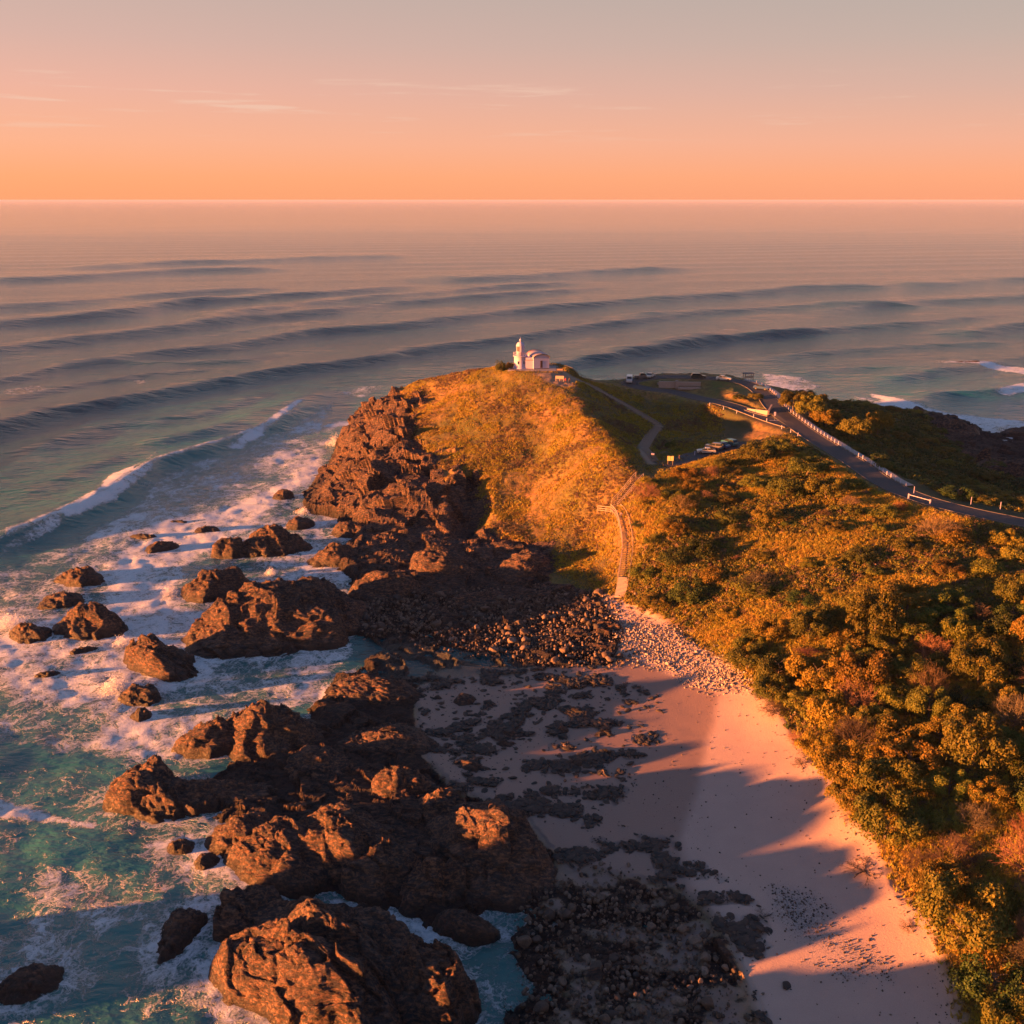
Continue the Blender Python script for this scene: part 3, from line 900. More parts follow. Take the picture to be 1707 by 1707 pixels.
deep = t.mix(cd.outputs[0], (.004, .034, .046), (.012, .072, .082))
shal = t.mix(cd.outputs[0], (.005, .105, .118), (.026, .235, .220))
murk = t.noise(gp, .045, 3, .5)
shal = t.mix(t.mapr(murk.outputs[0], .45, .75, 0, .4), shal, (.045, .065, .050))
col = t.mix(a_sh, deep, shal)
col = t.mix(t.math('MULTIPLY', a_foam, .4), col, (.17, .24, .25))
col = t.mix(foam, col, t.mix(t.ramp(ff.outputs[0], [(.3, 0), (.6, 1)]), (.60, .72, .80), (.86, .90, .94)))
# wind chop, in long crests across the view, coarser swell chop farther out
cpv = t.scale(gp, (.45, 1.0, 1.0), (0, 0, R(-28)))
b1 = t.noise(cpv, .55, 5, .62)
b2 = t.noise(cpv, .13, 4, .55)
b3 = t.noise(t.scale(gp, (.12, 1.0, 1.0), (0, 0, R(-10))), .018, 4, .6)
bh = t.math('ADD', t.math('MULTIPLY', b1.outputs[0], .9), t.math('MULTIPLY', b2.outputs[0], 2.6))
bh = t.math('ADD', bh, t.math('MULTIPLY', b3.outputs[0], t.math('MULTIPLY', a_far, 4.0)))
bh = t.math('ADD', bh, t.math('MULTIPLY', t.math('MULTIPLY', foam, ff.outputs[0]), 1.1))
bp = t.n('ShaderNodeBump', {'Height': bh, 'Strength': t.mapr(a_far, 0, 1, .80, .10), 'Distance': .7})
b = t.n('ShaderNodeBsdfPrincipled', {'Base Color': col, 'Roughness': t.math('ADD', t.math('ADD', .10, t.math('MULTIPLY', a_far, .02)), t.math('MULTIPLY', foam, .6)), 'IOR': 1.33, 'Normal': bp.outputs[0]})
t.n('ShaderNodeOutputMaterial', {0: b.outputs[0]})

NA2 = 560
th = np.linspace(R(-50), R(50), NA2)
r1 = 50.0 * (2600.0 / 50.0) ** np.linspace(0, 1, 640)
r2 = 2600.0 * (42000.0 / 2600.0) ** np.linspace(0, 1, 61)[1:]
rr = np.concatenate([r1, r2])
NR2 = len(rr)
TH, RR = np.meshgrid(th, rr)
X, Y = (RR * np.sin(TH)).ravel(), (RR * np.cos(TH)).ravel()
RF = RR.ravel()
near = RF < 1800


def w0(pl):
    return smoothline([at(a, b, 0) for a, b in pl], 5)


Z = np.zeros(X.size)
Pn = np.stack([X, Y, np.zeros(X.size)], 1)
foamA = np.zeros(X.size)
crests = [  # polyline, height, front width, back width, foam on crest
    ([(-60, 935), (0, 905), (60, 882), (130, 850), (200, 812), (250, 780), (330, 752), (420, 722), (490, 690), (560, 662)], 2.5, 4.5, 16, .9),
    ([(-200, 760), (-60, 690), (60, 655), (250, 625), (420, 612)], .7, 5, 12, 0),
    ([(-50, 600), (200, 575), (420, 550), (600, 530)], .9, 8, 20, 0),
    ([(1000, 530), (1200, 518), (1400, 508), (1600, 512)], 1.2, 9, 26, 0),
    ([(1250, 600), (1400, 585), (1560, 575), (1700, 570)], 1.0, 6, 18, 0),
    ([(1300, 625), (1450, 612), (1600, 625)], .8, 5, 14, 0),
    ([(-200, 790), (-60, 735), (0, 713), (80, 690), (234, 664), (352, 640), (498, 616), (615, 600), (703, 583), (850, 566), (938, 551), (1000, 541), (1150, 525), (1290, 512)], 2.3, 7, 22, 0),
    ([(880, 622), (930, 610), (1010, 597), (1090, 583), (1150, 572), (1200, 566), (1290, 558), (1380, 552)], 3.0, 6, 22, 0),
    ([(-100, 655), (0, 634), (120, 609), (200, 603), (290, 604), (400, 602), (470, 598)], 1.3, 6, 14, .45),
    ([(60, 612), (200, 596), (352, 580), (410, 572), (527, 553), (645, 545), (733, 534), (850, 520), (1000, 506), (1100, 498), (1230, 488)], 2.3, 10, 30, 0),
    ([(-200, 610), (0, 582), (234, 555), (410, 531), (527, 519), (645, 506), (880, 488), (1050, 476)], 2.4, 12, 34, 0),
    ([(-100, 552), (0, 540), (176, 525), (293, 506), (410, 499), (560, 488), (700, 476)], 2.2, 14, 40, 0),
    ([(1290, 560), (1400, 548), (1520, 540), (1707, 520)], 1.6, 9, 25, 0),
    ([(1500, 690), (1560, 660), (1640, 655), (1760, 640)], 1.6, 5, 12, .0),
    ([(1440, 640), (1560, 620), (1680, 600), (1800, 585)], 1.2, 6, 16, 0),
    ([(1600, 560), (1650, 549), (1720, 540), (1800, 535)], 2.0, 8, 18, 0),
    ([(-100, 520), (0, 512), (150, 502), (330, 488), (500, 478)], 2.0, 18, 50, 0),
    ([(300, 545), (420, 520), (560, 503), (700, 492), (820, 480), (1000, 468)], 1.8, 14, 40, 0),
    ([(700, 470), (850, 462), (1000, 452), (1150, 447)], 2.2, 22, 60, 0),
    ([(1050, 505), (1200, 492), (1350, 480), (1500, 476)], 1.8, 14, 40, 0),
    ([(1350, 520), (1500, 505), (1650, 498), (1800, 490)], 1.8, 12, 36, 0),
    ([(1500, 478), (1620, 470), (1760, 462)], 1.8, 16, 50, 0),
    ([(-50, 470), (120, 462), (300, 452), (480, 447)], 2.2, 22, 60, 0),
    ([(100, 448), (300, 438), (560, 430), (700, 428)], 2.2, 28, 70, 0),
    ([(1000, 590), (1100, 575), (1250, 545)], 1.0, 8, 20, 0),
    ([(20, 760), (160, 712), (330, 690), (450, 650)], .9, 6, 14, 0),
    ([(0, 850), (150, 780), (300, 735), (400, 712)], .8, 5, 12, 0),
    ([(180, 745), (330, 728), (480, 672), (560, 650)], .8, 5, 10, 0),
]
nx = np.where(near)[0]
for k, (pl, A, wf, wb, fm) in enumerate(crests):
    L = w0(pl)
    best = np.full(nx.size, 1e9)
    sg = np.zeros(nx.size)
    pos = np.zeros(nx.size)
    for i in range(len(L) - 1):
        a, b_ = L[i], L[i + 1]
        e = b_ - a
        dx, dy = X[nx] - a[0], Y[nx] - a[1]
        tt = np.clip((dx * e[0] + dy * e[1]) / (e @ e + 1e-9), 0, 1)
        d = np.hypot(dx - tt * e[0], dy - tt * e[1])
        m = d < best
        best = np.where(m, d, best)
        sg = np.where(m, np.sign(e[0] * dy - e[1] * dx), sg)
        pos = np.where(m, (i + tt) / (len(L) - 1), pos)
    endf = np.clip(np.minimum(pos, 1 - pos) * 7, 0, 1) * (.9 + .3 * fbm(Pn[nx], 90.0, 2, 300 + k))
    amp = A * endf * (1 + .25 * fbm(Pn[nx], 22.0, 2, 90 + k))
    dd = best + 1.2 * fbm(Pn[nx], 12.0, 2, 120 + k)
    w_ = np.where(sg < 0, wf, wb)        # shoreward side is steep
    amp = amp * (1.0 + .3 * float(np.median(L[:, 1]) > 700))
    Z[nx] += amp * np.exp(-(dd / w_) ** 2) - np.where(sg < 0, .28, .0) * amp * np.exp(-((dd - wf * 2.2) / (wf * 1.3)) ** 2)
    if fm:
        foamA[nx] = np.maximum(foamA[nx], fm * np.clip(endf, 0, 1) * (1 + .35 * fbm(Pn[nx], 9.0, 3, 400 + k)) * np.exp(-(best / 2.6) ** 2))
# background swell, calmer inshore
sw = (X * -.22 + Y * .97) + fbm(Pn / np.array([5., 1., 1.]), 160.0, 2, 55) * 40
farw = np.clip((RF - 330) / 300, 0, 1) * np.clip(1 - (RF - 4000) / 4000, 0, 1)
Z += farw * .38 * np.sin(sw * 2 * math.pi / 88.0) * (.75 + .5 * fbm(Pn / np.array([7., 1., 1.]), 150.0, 2, 56))
chop = np.clip(1 - RF / 700, 0, 1)
Z[nx] += (fbm(Pn[nx], 6.0, 3, 57) * .28 + fbm(Pn[nx] * np.array([.5, 1, 1]), 14.0, 2, 58) * .3) * (.35 + .65 * chop[nx])
inb = (X > GX0) & (X < GX1) & (Y > GY0) & (Y < GY1)
sdv = np.where(inb, G(SD)(X, Y), -200.0)
landz = np.where(inb, hz(X, Y), -5.0)
calm = np.clip(-sdv / 10, .12, 1)
Z *= calm
# foam map
def fzone(poly, val, soft=12.0, z=0):
    global foamA
    PP = [at(a, b, 0) for a, b in poly]
    d = np.full(X.size, -999.0)
    d[nx] = polydist(X[nx], Y[nx], PP)
    d[nx] += fbm(Pn[nx], 8.0, 3, len(poly)) * soft * .35
    foamA = np.maximum(foamA, val * np.clip(d / soft + .5, 0, 1))


fzone([(560, 660), (470, 715), (400, 745), (330, 765), (250, 790), (215, 840), (120, 905), (0, 945), (-80, 970), (-80, 1240), (0, 1250), (150, 1265), (300, 1290), (350, 1290), (520, 1200), (560, 1120), (620, 1090), (600, 950), (560, 870), (540, 800)], .62, 7)
fzone([(560, 700), (500, 760), (470, 800), (380, 840), (240, 870), (180, 930), (150, 1000), (0, 1040), (-60, 1100), (0, 1180), (200, 1200), (330, 1150), (300, 1050), (330, 940), (480, 850), (550, 780)], .80, 8)
fzone([(180, 800), (250, 775), (262, 760), (210, 805), (165, 830)], 1.0, 2.2)
fzone([(100, 860), (170, 832), (250, 770), (262, 785), (190, 838), (110, 870)], .85, 3.0)
fzone([(380, 745), (420, 722), (490, 672), (510, 668), (470, 705), (400, 750)], .85, 3.5)
fzone([(0, 915), (100, 868), (110, 876), (0, 930)], .6, 2.0)
fzone([(-60, 1260), (0, 1250), (350, 1290), (340, 1480), (340, 1600), (420, 1800), (-100, 1800)], .43, 8)
fzone([(-60, 1350), (0, 1335), (60, 1345), (180, 1375), (200, 1395), (80, 1372), (0, 1365), (-60, 1375)], .85, 2.0)
fzone([(170, 1400), (330, 1440), (420, 1480), (620, 1540), (700, 1575), (800, 1600), (760, 1540), (640, 1500), (480, 1470), (360, 1420), (330, 1380), (250, 1400)], .75, 3)
fzone([(320, 1490), (380, 1470), (350, 1560), (370, 1707), (330, 1707), (330, 1600)], .62, 2)
fzone([(220, 1540), (330, 1500), (340, 1560), (240, 1600)], .6, 2)
fzone([(60, 1420), (300, 1460), (320, 1560), (200, 1560), (120, 1640), (0, 1700), (0, 1560)], .58, 6)
fzone([(610, 640), (560, 655), (600, 665), (660, 640)], .55, 5)
fzone([(0, 650), (70, 642), (100, 652), (30, 662), (0, 660)], .5, 5)
fzone([(215, 635), (245, 632), (250, 645), (225, 645)], .5, 3)
fzone([(1270, 622), (1340, 628), (1370, 645), (1330, 660), (1270, 650)], .72, 4)
fzone([(1420, 660), (1500, 670), (1560, 680), (1640, 695), (1707, 700), (1780, 720), (1780, 750), (1500, 740)], .72, 7)
fzone([(1450, 655), (1500, 668), (1580, 690), (1540, 710), (1480, 700)], .9, 5)
fzone([(1590, 603), (1640, 605), (1707, 612), (1780, 630), (1707, 625), (1640, 612)], .9, 3)
fzone([(1650, 655), (1707, 642), (1780, 640), (1780, 660), (1707, 655), (1680, 660)], .8, 2.5)
# foam ringing every rock in open water
for (ox, oy, rx, ry, ra, h) in OUT:
    dx, dy = X[nx] - ox, Y[nx] - oy
    xx = dx * math.cos(ra) + dy * math.sin(ra)
    yy = -dx * math.sin(ra) + dy * math.cos(ra)
    e = np.sqrt((xx / (rx + .01)) ** 2 + (yy / (ry + .01)) ** 2)
    dist = (e - 1) * min(rx, ry)
    foamA[nx] = np.maximum(foamA[nx], np.clip(.68 - dist / 11.0, 0, .68))
foamA = np.maximum(foamA, np.clip(.6 + (sdv) / 9.0, 0, .6) * (sdv < 4))
quiet = np.zeros(X.size)                    # the tide pool is still
quiet[nx] = np.clip(polydist(X[nx], Y[nx], [at(a, b) for a, b in [(600, 1050), (900, 1090), (900, 1130), (640, 1140), (600, 1100)]]) / 4 + .5, 0, 1)
foamA *= 1 - .9 * quiet
foamA = foamA * (.85 + .35 * fbm(Pn, 14.0, 3, 99))
Z += np.clip(foamA - .3, 0, 1) * .5 * fbm(Pn, 2.2, 2, 101)
shal = np.clip(1.15 - np.abs(np.minimum(sdv, 0)) / 120, 0, 1)
shal = np.where(inb, shal, 0) * (1 - .9 * quiet)
idx = np.arange(NR2 * NA2).reshape(NR2, NA2)
lz = (landz < 1.2).reshape(NR2, NA2)
kf = lz[:-1, :-1] | lz[1:, :-1] | lz[:-1, 1:] | lz[1:, 1:]
F = np.stack([idx[:-1, :-1][kf], idx[:-1, 1:][kf], idx[1:, 1:][kf], idx[1:, :-1][kf]], 1)
used = np.unique(F)
remap = np.full(NR2 * NA2, -1)
remap[used] = np.arange(len(used))
sea = link_mesh("ocean", np.stack([X, Y, Z], 1)[used], remap[F], M_sea, smooth=True,
                attrs={'foam': foamA[used], 'shallow': shal[used], 'far': np.clip((RF[used] - 300) / 3200, 0, 1)})
tag(sea, kind='structure')

# ------------------------------------------------------------------ common materials
M_asph = simple("asphalt", (.045, .046, .052), .85, var=.2, scale=2.0)
M_conc = simple("pale_concrete", (.34, .30, .28), .85, var=.12, scale=1.5)
M_kerb = simple("kerb_concrete", (.13, .12, .12), .85, var=.12, scale=2)
M_white = simple("white_paint", (.46, .42, .58), .6, var=.05, scale=2)
M_paint = simple("road_paint", (.6, .6, .6), .7, var=.1)
M_dark = simple("dark_trim", (.05, .045, .05), .6)
M_door = simple("brown_door", (.07, .035, .03), .6)
M_glass = simple("dark_glass", (.02, .025, .03), .12, var=.1)
M_lglass = simple("lantern_glass", (.12, .10, .10), .1, var=.1)
M_timb = simple("weathered_timber", (.22, .16, .125), .85, var=.3, scale=4)
M_timl = simple("pale_timber_rail", (.42, .33, .27), .8, var=.2, scale=4)
M_sand_s = simple("sandstone_wall", (.34, .26, .235), .9, var=.2, scale=2.5)
M_tyre = simple("tyre_rubber", (.02, .02, .02), .8)
M_lamp = simple("lamp_lens", (.6, .58, .55), .2)
M_sign = simple("sign_board", (.62, .50, .22), .6)
M_skin = simple("skin", (.36, .21, .15), .6)
M_drift = simple("driftwood_grey", (.055, .045, .042), .9, var=.35, scale=3)


def zt(x, y):
    return float(hz(x, y))


def ribbon(name, line, h0, h1, dz, mat, kind='structure', thick=0.0):
    """strip between lateral offsets h0..h1 of a centre line, lying dz above graded ground"""
    L = np.array(line)
    d = np.gradient(L, axis=0)
    d /= np.linalg.norm(d, axis=1)[:, None]
    nn = np.stack([-d[:, 1], d[:, 0]], 1)
    zc = hz(L[:, 0], L[:, 1])
    V, Fc = [], []
    ks = 4
    for i in range(len(L)):
        for k in range(ks + 1):
            o = h0 + (h1 - h0) * k / ks
            p = L[i] + nn[i] * o
            V.append((p[0], p[1], zc[i] * .5 + zt(*p) * .5 + dz))
    for i in range(len(L) - 1):
        for k in range(ks):
            a = i * (ks + 1) + k
            Fc.append((a, a + 1, a + ks + 2, a + ks + 1))
    if thick:
        n0 = len(V)
        V += [(x, y, z - thick) for x, y, z in V]
        m = ks + 1
        for i in range(len(L) - 1):
            a, b_ = i * m, (i + 1) * m
            Fc.append((a, b_, b_ + n0, a + n0))
            a, b_ = i * m + ks, (i + 1) * m + ks
            Fc.append((b_, a, a + n0, b_ + n0))
    o = link_mesh(name, V, Fc, mat)
    return tag(o, kind=kind)


ribbon('road', road_main, -2.5, 2.5, .14, M_asph, thick=.5)
ribbon('car_park_road', park_line, -2.6, 2.6, .14, M_asph, thick=.5)
_d = np.gradient(road_main, axis=0)
_d /= np.linalg.norm(_d, axis=1)[:, None]
_n = np.stack([-_d[:, 1], _d[:, 0]], 1)
for s0 in (-1, 1):
    q = road_main + _n * s0 * 2.9
    ok_ = polydist(q[:, 0], q[:, 1], road_main, False) > 2.6
    run = []
    for i_ in range(len(q)):
        if ok_[i_]: run.append(i_)
        if (not ok_[i_] or i_ == len(q) - 1) and len(run) > 4:
            ribbon('road_kerb', road_main[run[0]:run[-1] + 1], min(s0 * 2.5, s0 * 2.62), max(s0 * 2.5, s0 * 2.62), .2, M_kerb, thick=.4)
        if not ok_[i_]: run = []

# which side of the road is the sea side, along the approach from the right to the loop
Lr = road_main
dr = np.gradient(Lr, axis=0)
dr /= np.linalg.norm(dr, axis=1)[:, None]
nr_ = np.stack([-dr[:, 1], dr[:, 0]], 1)
k0 = int(np.argmin(np.hypot(Lr[:, 0] - hit(1490, 815)[0], Lr[:, 1] - hit(1490, 815)[1])))
k1 = int(np.argmin(np.hypot(Lr[:, 0] - hit(1232, 637)[0], Lr[:, 1] - hit(1232, 637)[1])))
ka, kb = min(k0, k1), max(k0, k1)
side_s = 1.0 if (nr_[(ka + kb) // 2] @ np.array([1.0, .3])) > 0 else -1.0
seg = Lr[ka:kb + 1]
ribbon('footpath', seg, min(side_s * 3.2, side_s * 4.8), max(side_s * 3.2, side_s * 4.8), .2, M_conc, thick=.5)

# timber bollards between road and footpath, and round the loop
bm = MB().lathe([(.085, 0), (.085, .85), (.055, .92)], 8)
boll = bm.build('bollard', M_white)
nb = 0
def place_bollard(x, y, lab, grp, mat=None):
    global nb
    if nb == 0:
        o = boll
    else:
        o = boll.copy()
        C.objects.link(o)
    if mat:
        if nb and mat.name != 'white_paint':
            o.data = boll_dark
    o.location = (x, y, zt(x, y) + .1)
    tag(o, lab, 'bollard', grp)
    nb += 1


boll_dark = boll.data.copy()
boll_dark.materials.clear()
boll_dark.materials.append(M_timb)
acc = 0
for i in range(ka, kb):
    a, b_ = Lr[i], Lr[i + 1]
    ln = np.linalg.norm(b_ - a)
    while acc < ln:
        p = a + (b_ - a) * acc / ln + nr_[i] * side_s * 2.95
        place_bollard(p[0], p[1], 'pale bollard in the row between road and concrete footpath', 'bollards along the footpath')
        acc += 2.1
    acc -= ln
acc = 0
for i in range(kb, len(Lr) - 70 if len(Lr) - 70 > kb else len(Lr) - 2):
    a, b_ = Lr[i], Lr[i + 1]
    ln = np.linalg.norm(b_ - a)
    while acc < ln:
        p = a + (b_ - a) * acc / ln + nr_[i] * side_s * 3.9
        place_bollard(p[0], p[1], 'dark timber post on the seaward rim of the car park loop', 'timber posts round the loop', M_timb)
        acc += 3.2
    acc -= ln
for k, (px, py) in enumerate([(1183, 678), (1206, 684), (1228, 690), (1256, 697), (1278, 704), (1303, 716), (1318, 722), (1330, 728)]):
    x, y = hit(px, py)
    place_bollard(x, y, 'pale marker post on the grassy inner edge of the exit road', 'marker posts on the inner road edge')
for k, (px, py) in enumerate([(1523, 824), (1618, 842), (1667, 850)]):
    x, y = hit(px, py)
    o = MB().box(-.06, .06, -.03, .03, 0, 1.6).build('guide_post', M_white)
    o.location = (x, y, zt(x, y))
    tag(o, ['white guide post on the sea side verge near the boom gate', 'white guide post on the verge where the road bends right', 'white guide post on the verge nearest the right edge'][k], 'guide post', 'roadside guide posts')

# painted T on the road and its stub post
x, y = hit(1292, 702)
mk = MB().box(-1.4, 1.4, -.15, .15, 0, .012).box(-.15, .15, .15, .5, 0, .012).build('road_marking', M_paint)
mk.location = (x, y, zt(x, y) + .16)
tag(mk, kind='structure')
ps = thing('keep_left_sign', 'white keep left post sign standing on the road at the traffic island nose', 'sign', (x, y + .6, zt(x, y) + .1))
MB().box(-.05, .05, -.05, .05, 0, 1.2).build('post', M_kerb, ps)
MB().box(-.25, .25, -.02, .02, 1.2, 2.2).build('panel', M_white, ps)

# traffic island wall by the exit of the loop
wi = thing('entry_wall', 'pale wedge shaped stone wall on the traffic island where the loop leaves the road', 'wall', (0, 0, 0))
P0, P1, P2 = hit(1246, 684), hit(1280, 694), hit(1286, 681)
for a, b_, ha, hb in ((P0, P1, .3, 1.3), (P1, P2, 1.3, .9)):
    d = Vector((b_[0] - a[0], b_[1] - a[1], 0))
    n2 = Vector((-d.y, d.x, 0)).normalized() * .22
    za, zb = zt(*a), zt(*b_)
    v = []
    for q, zz, hh in ((a, za, ha), (b_, zb, hb)):
        for s_ in (-1, 1):
            v += [(q[0] + n2.x * s_, q[1] + n2.y * s_, zz - .3), (q[0] + n2.x * s_, q[1] + n2.y * s_, zz + hh + .2)]
    link_mesh('wall_panel', v, [(0, 1, 5, 4), (2, 6, 7, 3), (1, 3, 7, 5), (0, 2, 3, 1), (4, 5, 7, 6)], M_sand_s, wi)
isl = ribbon('traffic_island', smoothline([P0, ((P0[0] + P1[0]) / 2, (P0[1] + P1[1]) / 2), (P1[0] + .6, P1[1] - .4)], 3), -1.3, .5, .26, M_kerb, thick=.3)

# memorial walls and paving inside the loop
mx, my = hit(1135, 646)
mz = zt(mx, my) + .15
mw = thing('memorial_terrace', 'pinkish stone terrace with two low walls on the grass inside the loop', 'memorial', (mx, my, mz), R(-4))
MB().box(-1, 8.5, -2.2, 1.2, -.4, .14).build('paving', M_sand_s, mw)
MB().box(-7, 8.5, 1.8, 2.3, -.4, .9).build('back_wall', M_sand_s, mw)
for (a, b_, yy) in ((-6.6, -1.3, 0.2), (-1.0, 5.8, -.4)):
    w1 = MB().box(a, b_, yy, yy + .4, -.4, 1.5).build('front_wall', M_sand_s, mw)
    MB().box(a - .05, b_ + .05, yy - .05, yy + .45, 1.503, 1.6).build('coping', M_conc, w1)
MB().box(-1.7, -.9, -.6, .3, -.4, 1.95).build('pillar', M_sand_s, mw)
MB().box(-.8, 5.2, -1.1, -.7, .14, .55).build('bench_ledge', M_timb, mw)

# ------------------------------------------------------------------ lighthouse
lx, ly = at(867.5, 613.5, 27.7)
lz = zt(lx, ly)
LHT = thing('lighthouse', 'white lighthouse with domed lantern and small barrel roofed hall on the hill top', 'lighthouse', (lx, ly, lz - .05))
MB().lathe([(2.02, -.5), (2.02, .35), (1.88, .4), (1.82, 3.55), (1.86, 3.6)], 32).build('tower', M_white, LHT, True)
MB().lathe([(1.9, 3.60), (2.15, 3.72), (2.15, 3.9), (1.3, 3.903)], 32).build('gallery', M_white, LHT)
rl = MB()
for k in range(16):
    a = 2 * math.pi * k / 16
    rl.bar((2.05 * math.cos(a), 2.05 * math.sin(a), 3.9), (2.05 * math.cos(a), 2.05 * math.sin(a), 4.85), .05)
    a2 = 2 * math.pi * (k + 1) / 16
    for zz in (4.4, 4.83):
        rl.bar((2.05 * math.cos(a), 2.05 * math.sin(a), zz), (2.05 * math.cos(a2), 2.05 * math.sin(a2), zz), .04)
rl.build('railing', M_white, LHT)
MB().lathe([(1.22, 3.905), (1.22, 5.0), (1.28, 5.04), (1.28, 5.12), (1.12, 5.14)], 28).build('lantern_base', M_white, LHT, True)
MB().lathe([(1.10, 5.12), (1.10, 6.62)], 14).build('lantern_glazing', M_lglass, LHT)
for k in range(14):
    a = 2 * math.pi * (k + .5) / 14
    if k in (8, 9):      # the clear panes toward the sea on the left
        continue
    MB().box(1.105, 1.15, -.235, .235, 5.13, 6.6, Matrix.Rotation(a, 4, 'Z')).build('lantern_panel', M_white, LHT)
dome = [(1.3, 6.6), (1.3, 6.72), (1.2, 6.75)] + [(1.2 * math.cos(t_), 6.75 + 1.15 * math.sin(t_)) for t_ in np.linspace(.1, 1.45, 9)]
MB().lathe(dome, 28).build('dome', M_white, LHT, True)
MB().lathe([(.16, 7.85), (.16, 8.15), (.30, 8.2), (.34, 8.4), (.26, 8.6), (.07, 8.66), (.04, 9.1)], 14).build('finial', M_white, LHT, True)
for a in (-110, -55):
    MB().box(1.83, 1.93, -.18, .18, 1.55, 2.4, Matrix.Rotation(R(a), 4, 'Z')).build('window', M_glass, LHT)
# porch linking tower and hall
MB().box(1.2, 4.3, -1.55, 1.35, -.5, 2.65).build('porch_wall', M_white, LHT)
MB().box(1.15, 4.3, -1.62, 1.42, 2.653, 2.78).build('porch_cornice', M_kerb, LHT)
MB().box(1.2, 4.3, -1.50, 1.30, 2.783, 3.45).build('parapet', M_white, LHT)
MB().box(1.9, 4.15, -1.60, -1.553, -.4, .22).build('porch_plinth', M_dark, LHT)
HM = Matrix.Translation((6.15, -1.5, 0)) @ Matrix.Rotation(R(12), 4, 'Z')
MB().box(-2.35, 2.35, 0, 7.6, -.5, 3.4, HM).build('hall_wall', M_white, LHT)
arc = [(2.35 * math.cos(t_), 3.4 + .95 * math.sin(t_)) for t_ in np.linspace(0, math.pi, 17)]
g = MB().prism(arc, .0, 7.6)
g.v = [tuple(HM @ Vector(v)) for v in g.v]
g.build('gable', M_white, LHT)
def arch_strip(y0, y1, r0, r1, z0, name, mat):
    o_ = [((2.35 + r1) * math.cos(t_), z0 + (.95 + r1) * math.sin(t_)) for t_ in np.linspace(0, math.pi, 19)]
    i_ = [((2.35 + r0) * math.cos(t_), z0 + (.95 + r0) * math.sin(t_)) for t_ in np.linspace(0, math.pi, 19)]
    v = []
    for yy in (y0, y1):
        v += [tuple(HM @ Vector((x_, yy, z_))) for x_, z_ in o_] + [tuple(HM @ Vector((x_, yy, z_))) for x_, z_ in i_]
    f = []
    for k in range(18):
        f += [(k, k + 1, 38 + k + 1, 38 + k), (19 + k + 1, 19 + k, 57 + k, 57 + k + 1), (k + 1, k, 19 + k, 19 + k + 1), (38 + k, 38 + k + 1, 57 + k + 1, 57 + k)]
    return link_mesh(name, v, f, mat, LHT, True)
M_roof = simple("painted_metal_roof", (.36, .30, .34), .5, var=.08)
M_trimr = simple("dull_red_trim", (.30, .10, .09), .6)
arch_strip(-.38, 8.0, .03, .24, 3.35, 'roof', M_roof)
arch_strip(2.0, 2.4, .245, .30, 3.35, 'roof_band', M_white)
arch_strip(7.9, 8.05, .25, .36, 3.35, 'roof_trim', M_trimr)
arch_strip(-.45, -.385, .0, .27, 3.35, 'barge_board', M_kerb)
MB().box(-.33, .33, -.045, -.003, .45, 2.55, HM).build('door', M_door, LHT)
MB().box(-2.2, 2.3, -.05, -.004, -.4, .3, HM).build('hall_plinth', M_dark, LHT)
MB().box(-2.45, -2.353, .3, 7.4, -.4, .25, HM).build('side_plinth', M_kerb, LHT)
for yy in (2.2, 5.0):
    MB().box(-2.40, -2.353, yy, yy + .8, 1.3, 2.4, HM).build('window', M_glass, LHT)
# concrete apron
ap = MB().box(-3.5, 10.5, -4.4, 4.5, -.6, .08).build('paved_apron', M_conc)
ap.location = (lx, ly, lz)
ap.rotation_euler = (0, 0, R(-3))
tag(ap, kind='structure')
# small things beside it
x, y = at(933, 629, 27.0)
sb = thing('information_panel', 'long low timber framed information panel beside the two people near the lighthouse', 'sign', (x, y, zt(x, y)), R(-8))
MB().box(-1.2, 1.2, -.08, .05, .75, 1.6).build('panel', M_timl, sb)
for xx in (-1.1, 0, 1.1):
    MB().box(xx - .06, xx + .06, -.05, .08, -.2, .75).build('leg', M_timl, sb)
x, y = at(933, 621, 27.4)
tb = thing('park_bench', 'small timber bench at the right end of the lighthouse forecourt', 'bench', (x, y, zt(x, y)), R(-10))
MB().box(-.9, .9, -.2, .25, .42, .5).build('seat', M_timb, tb)
MB().box(-.9, .9, .25, .3, .55, .95).build('backrest', M_timb, tb)
for xx in (-.8, .8):
    MB().box(xx - .05, xx + .05, -.18, .3, -.1, .42).build('leg', M_dark, tb)


def fence(name, pts, h, label, spacing=1.6, rails=(.45, .95), mat=None, zoff=0.0):
    root = thing(name, label, 'fence', (pts[0][0], pts[0][1], zt(*pts[0])))
    L = np.array(pts)
    o0 = Vector(root.location)
    tot = [0]
    for i in range(len(L) - 1): tot.append(tot[-1] + np.linalg.norm(L[i + 1] - L[i]))
    n = max(2, int(tot[-1] / spacing))
    prev = None
    for k in range(n + 1):
        s_ = tot[-1] * k / n
        i = min(np.searchsorted(tot, s_, side='right') - 1, len(L) - 2)
        t_ = (s_ - tot[i]) / (tot[i + 1] - tot[i])
        q = L[i] + (L[i + 1] - L[i]) * t_
        p = Vector((q[0], q[1], zt(*q) + zoff)) - o0
        MB().box(-.06, .06, -.06, .06, -.3, h, Matrix.Translation(p)).build('post', mat or M_timb, root)
        if prev is not None:
            for rz in rails:
                MB().bar(prev + Vector((0, 0, rz)), p + Vector((0, 0, rz)), .05, .09).build('rail', mat or M_timb, root)
        prev = p
    return root


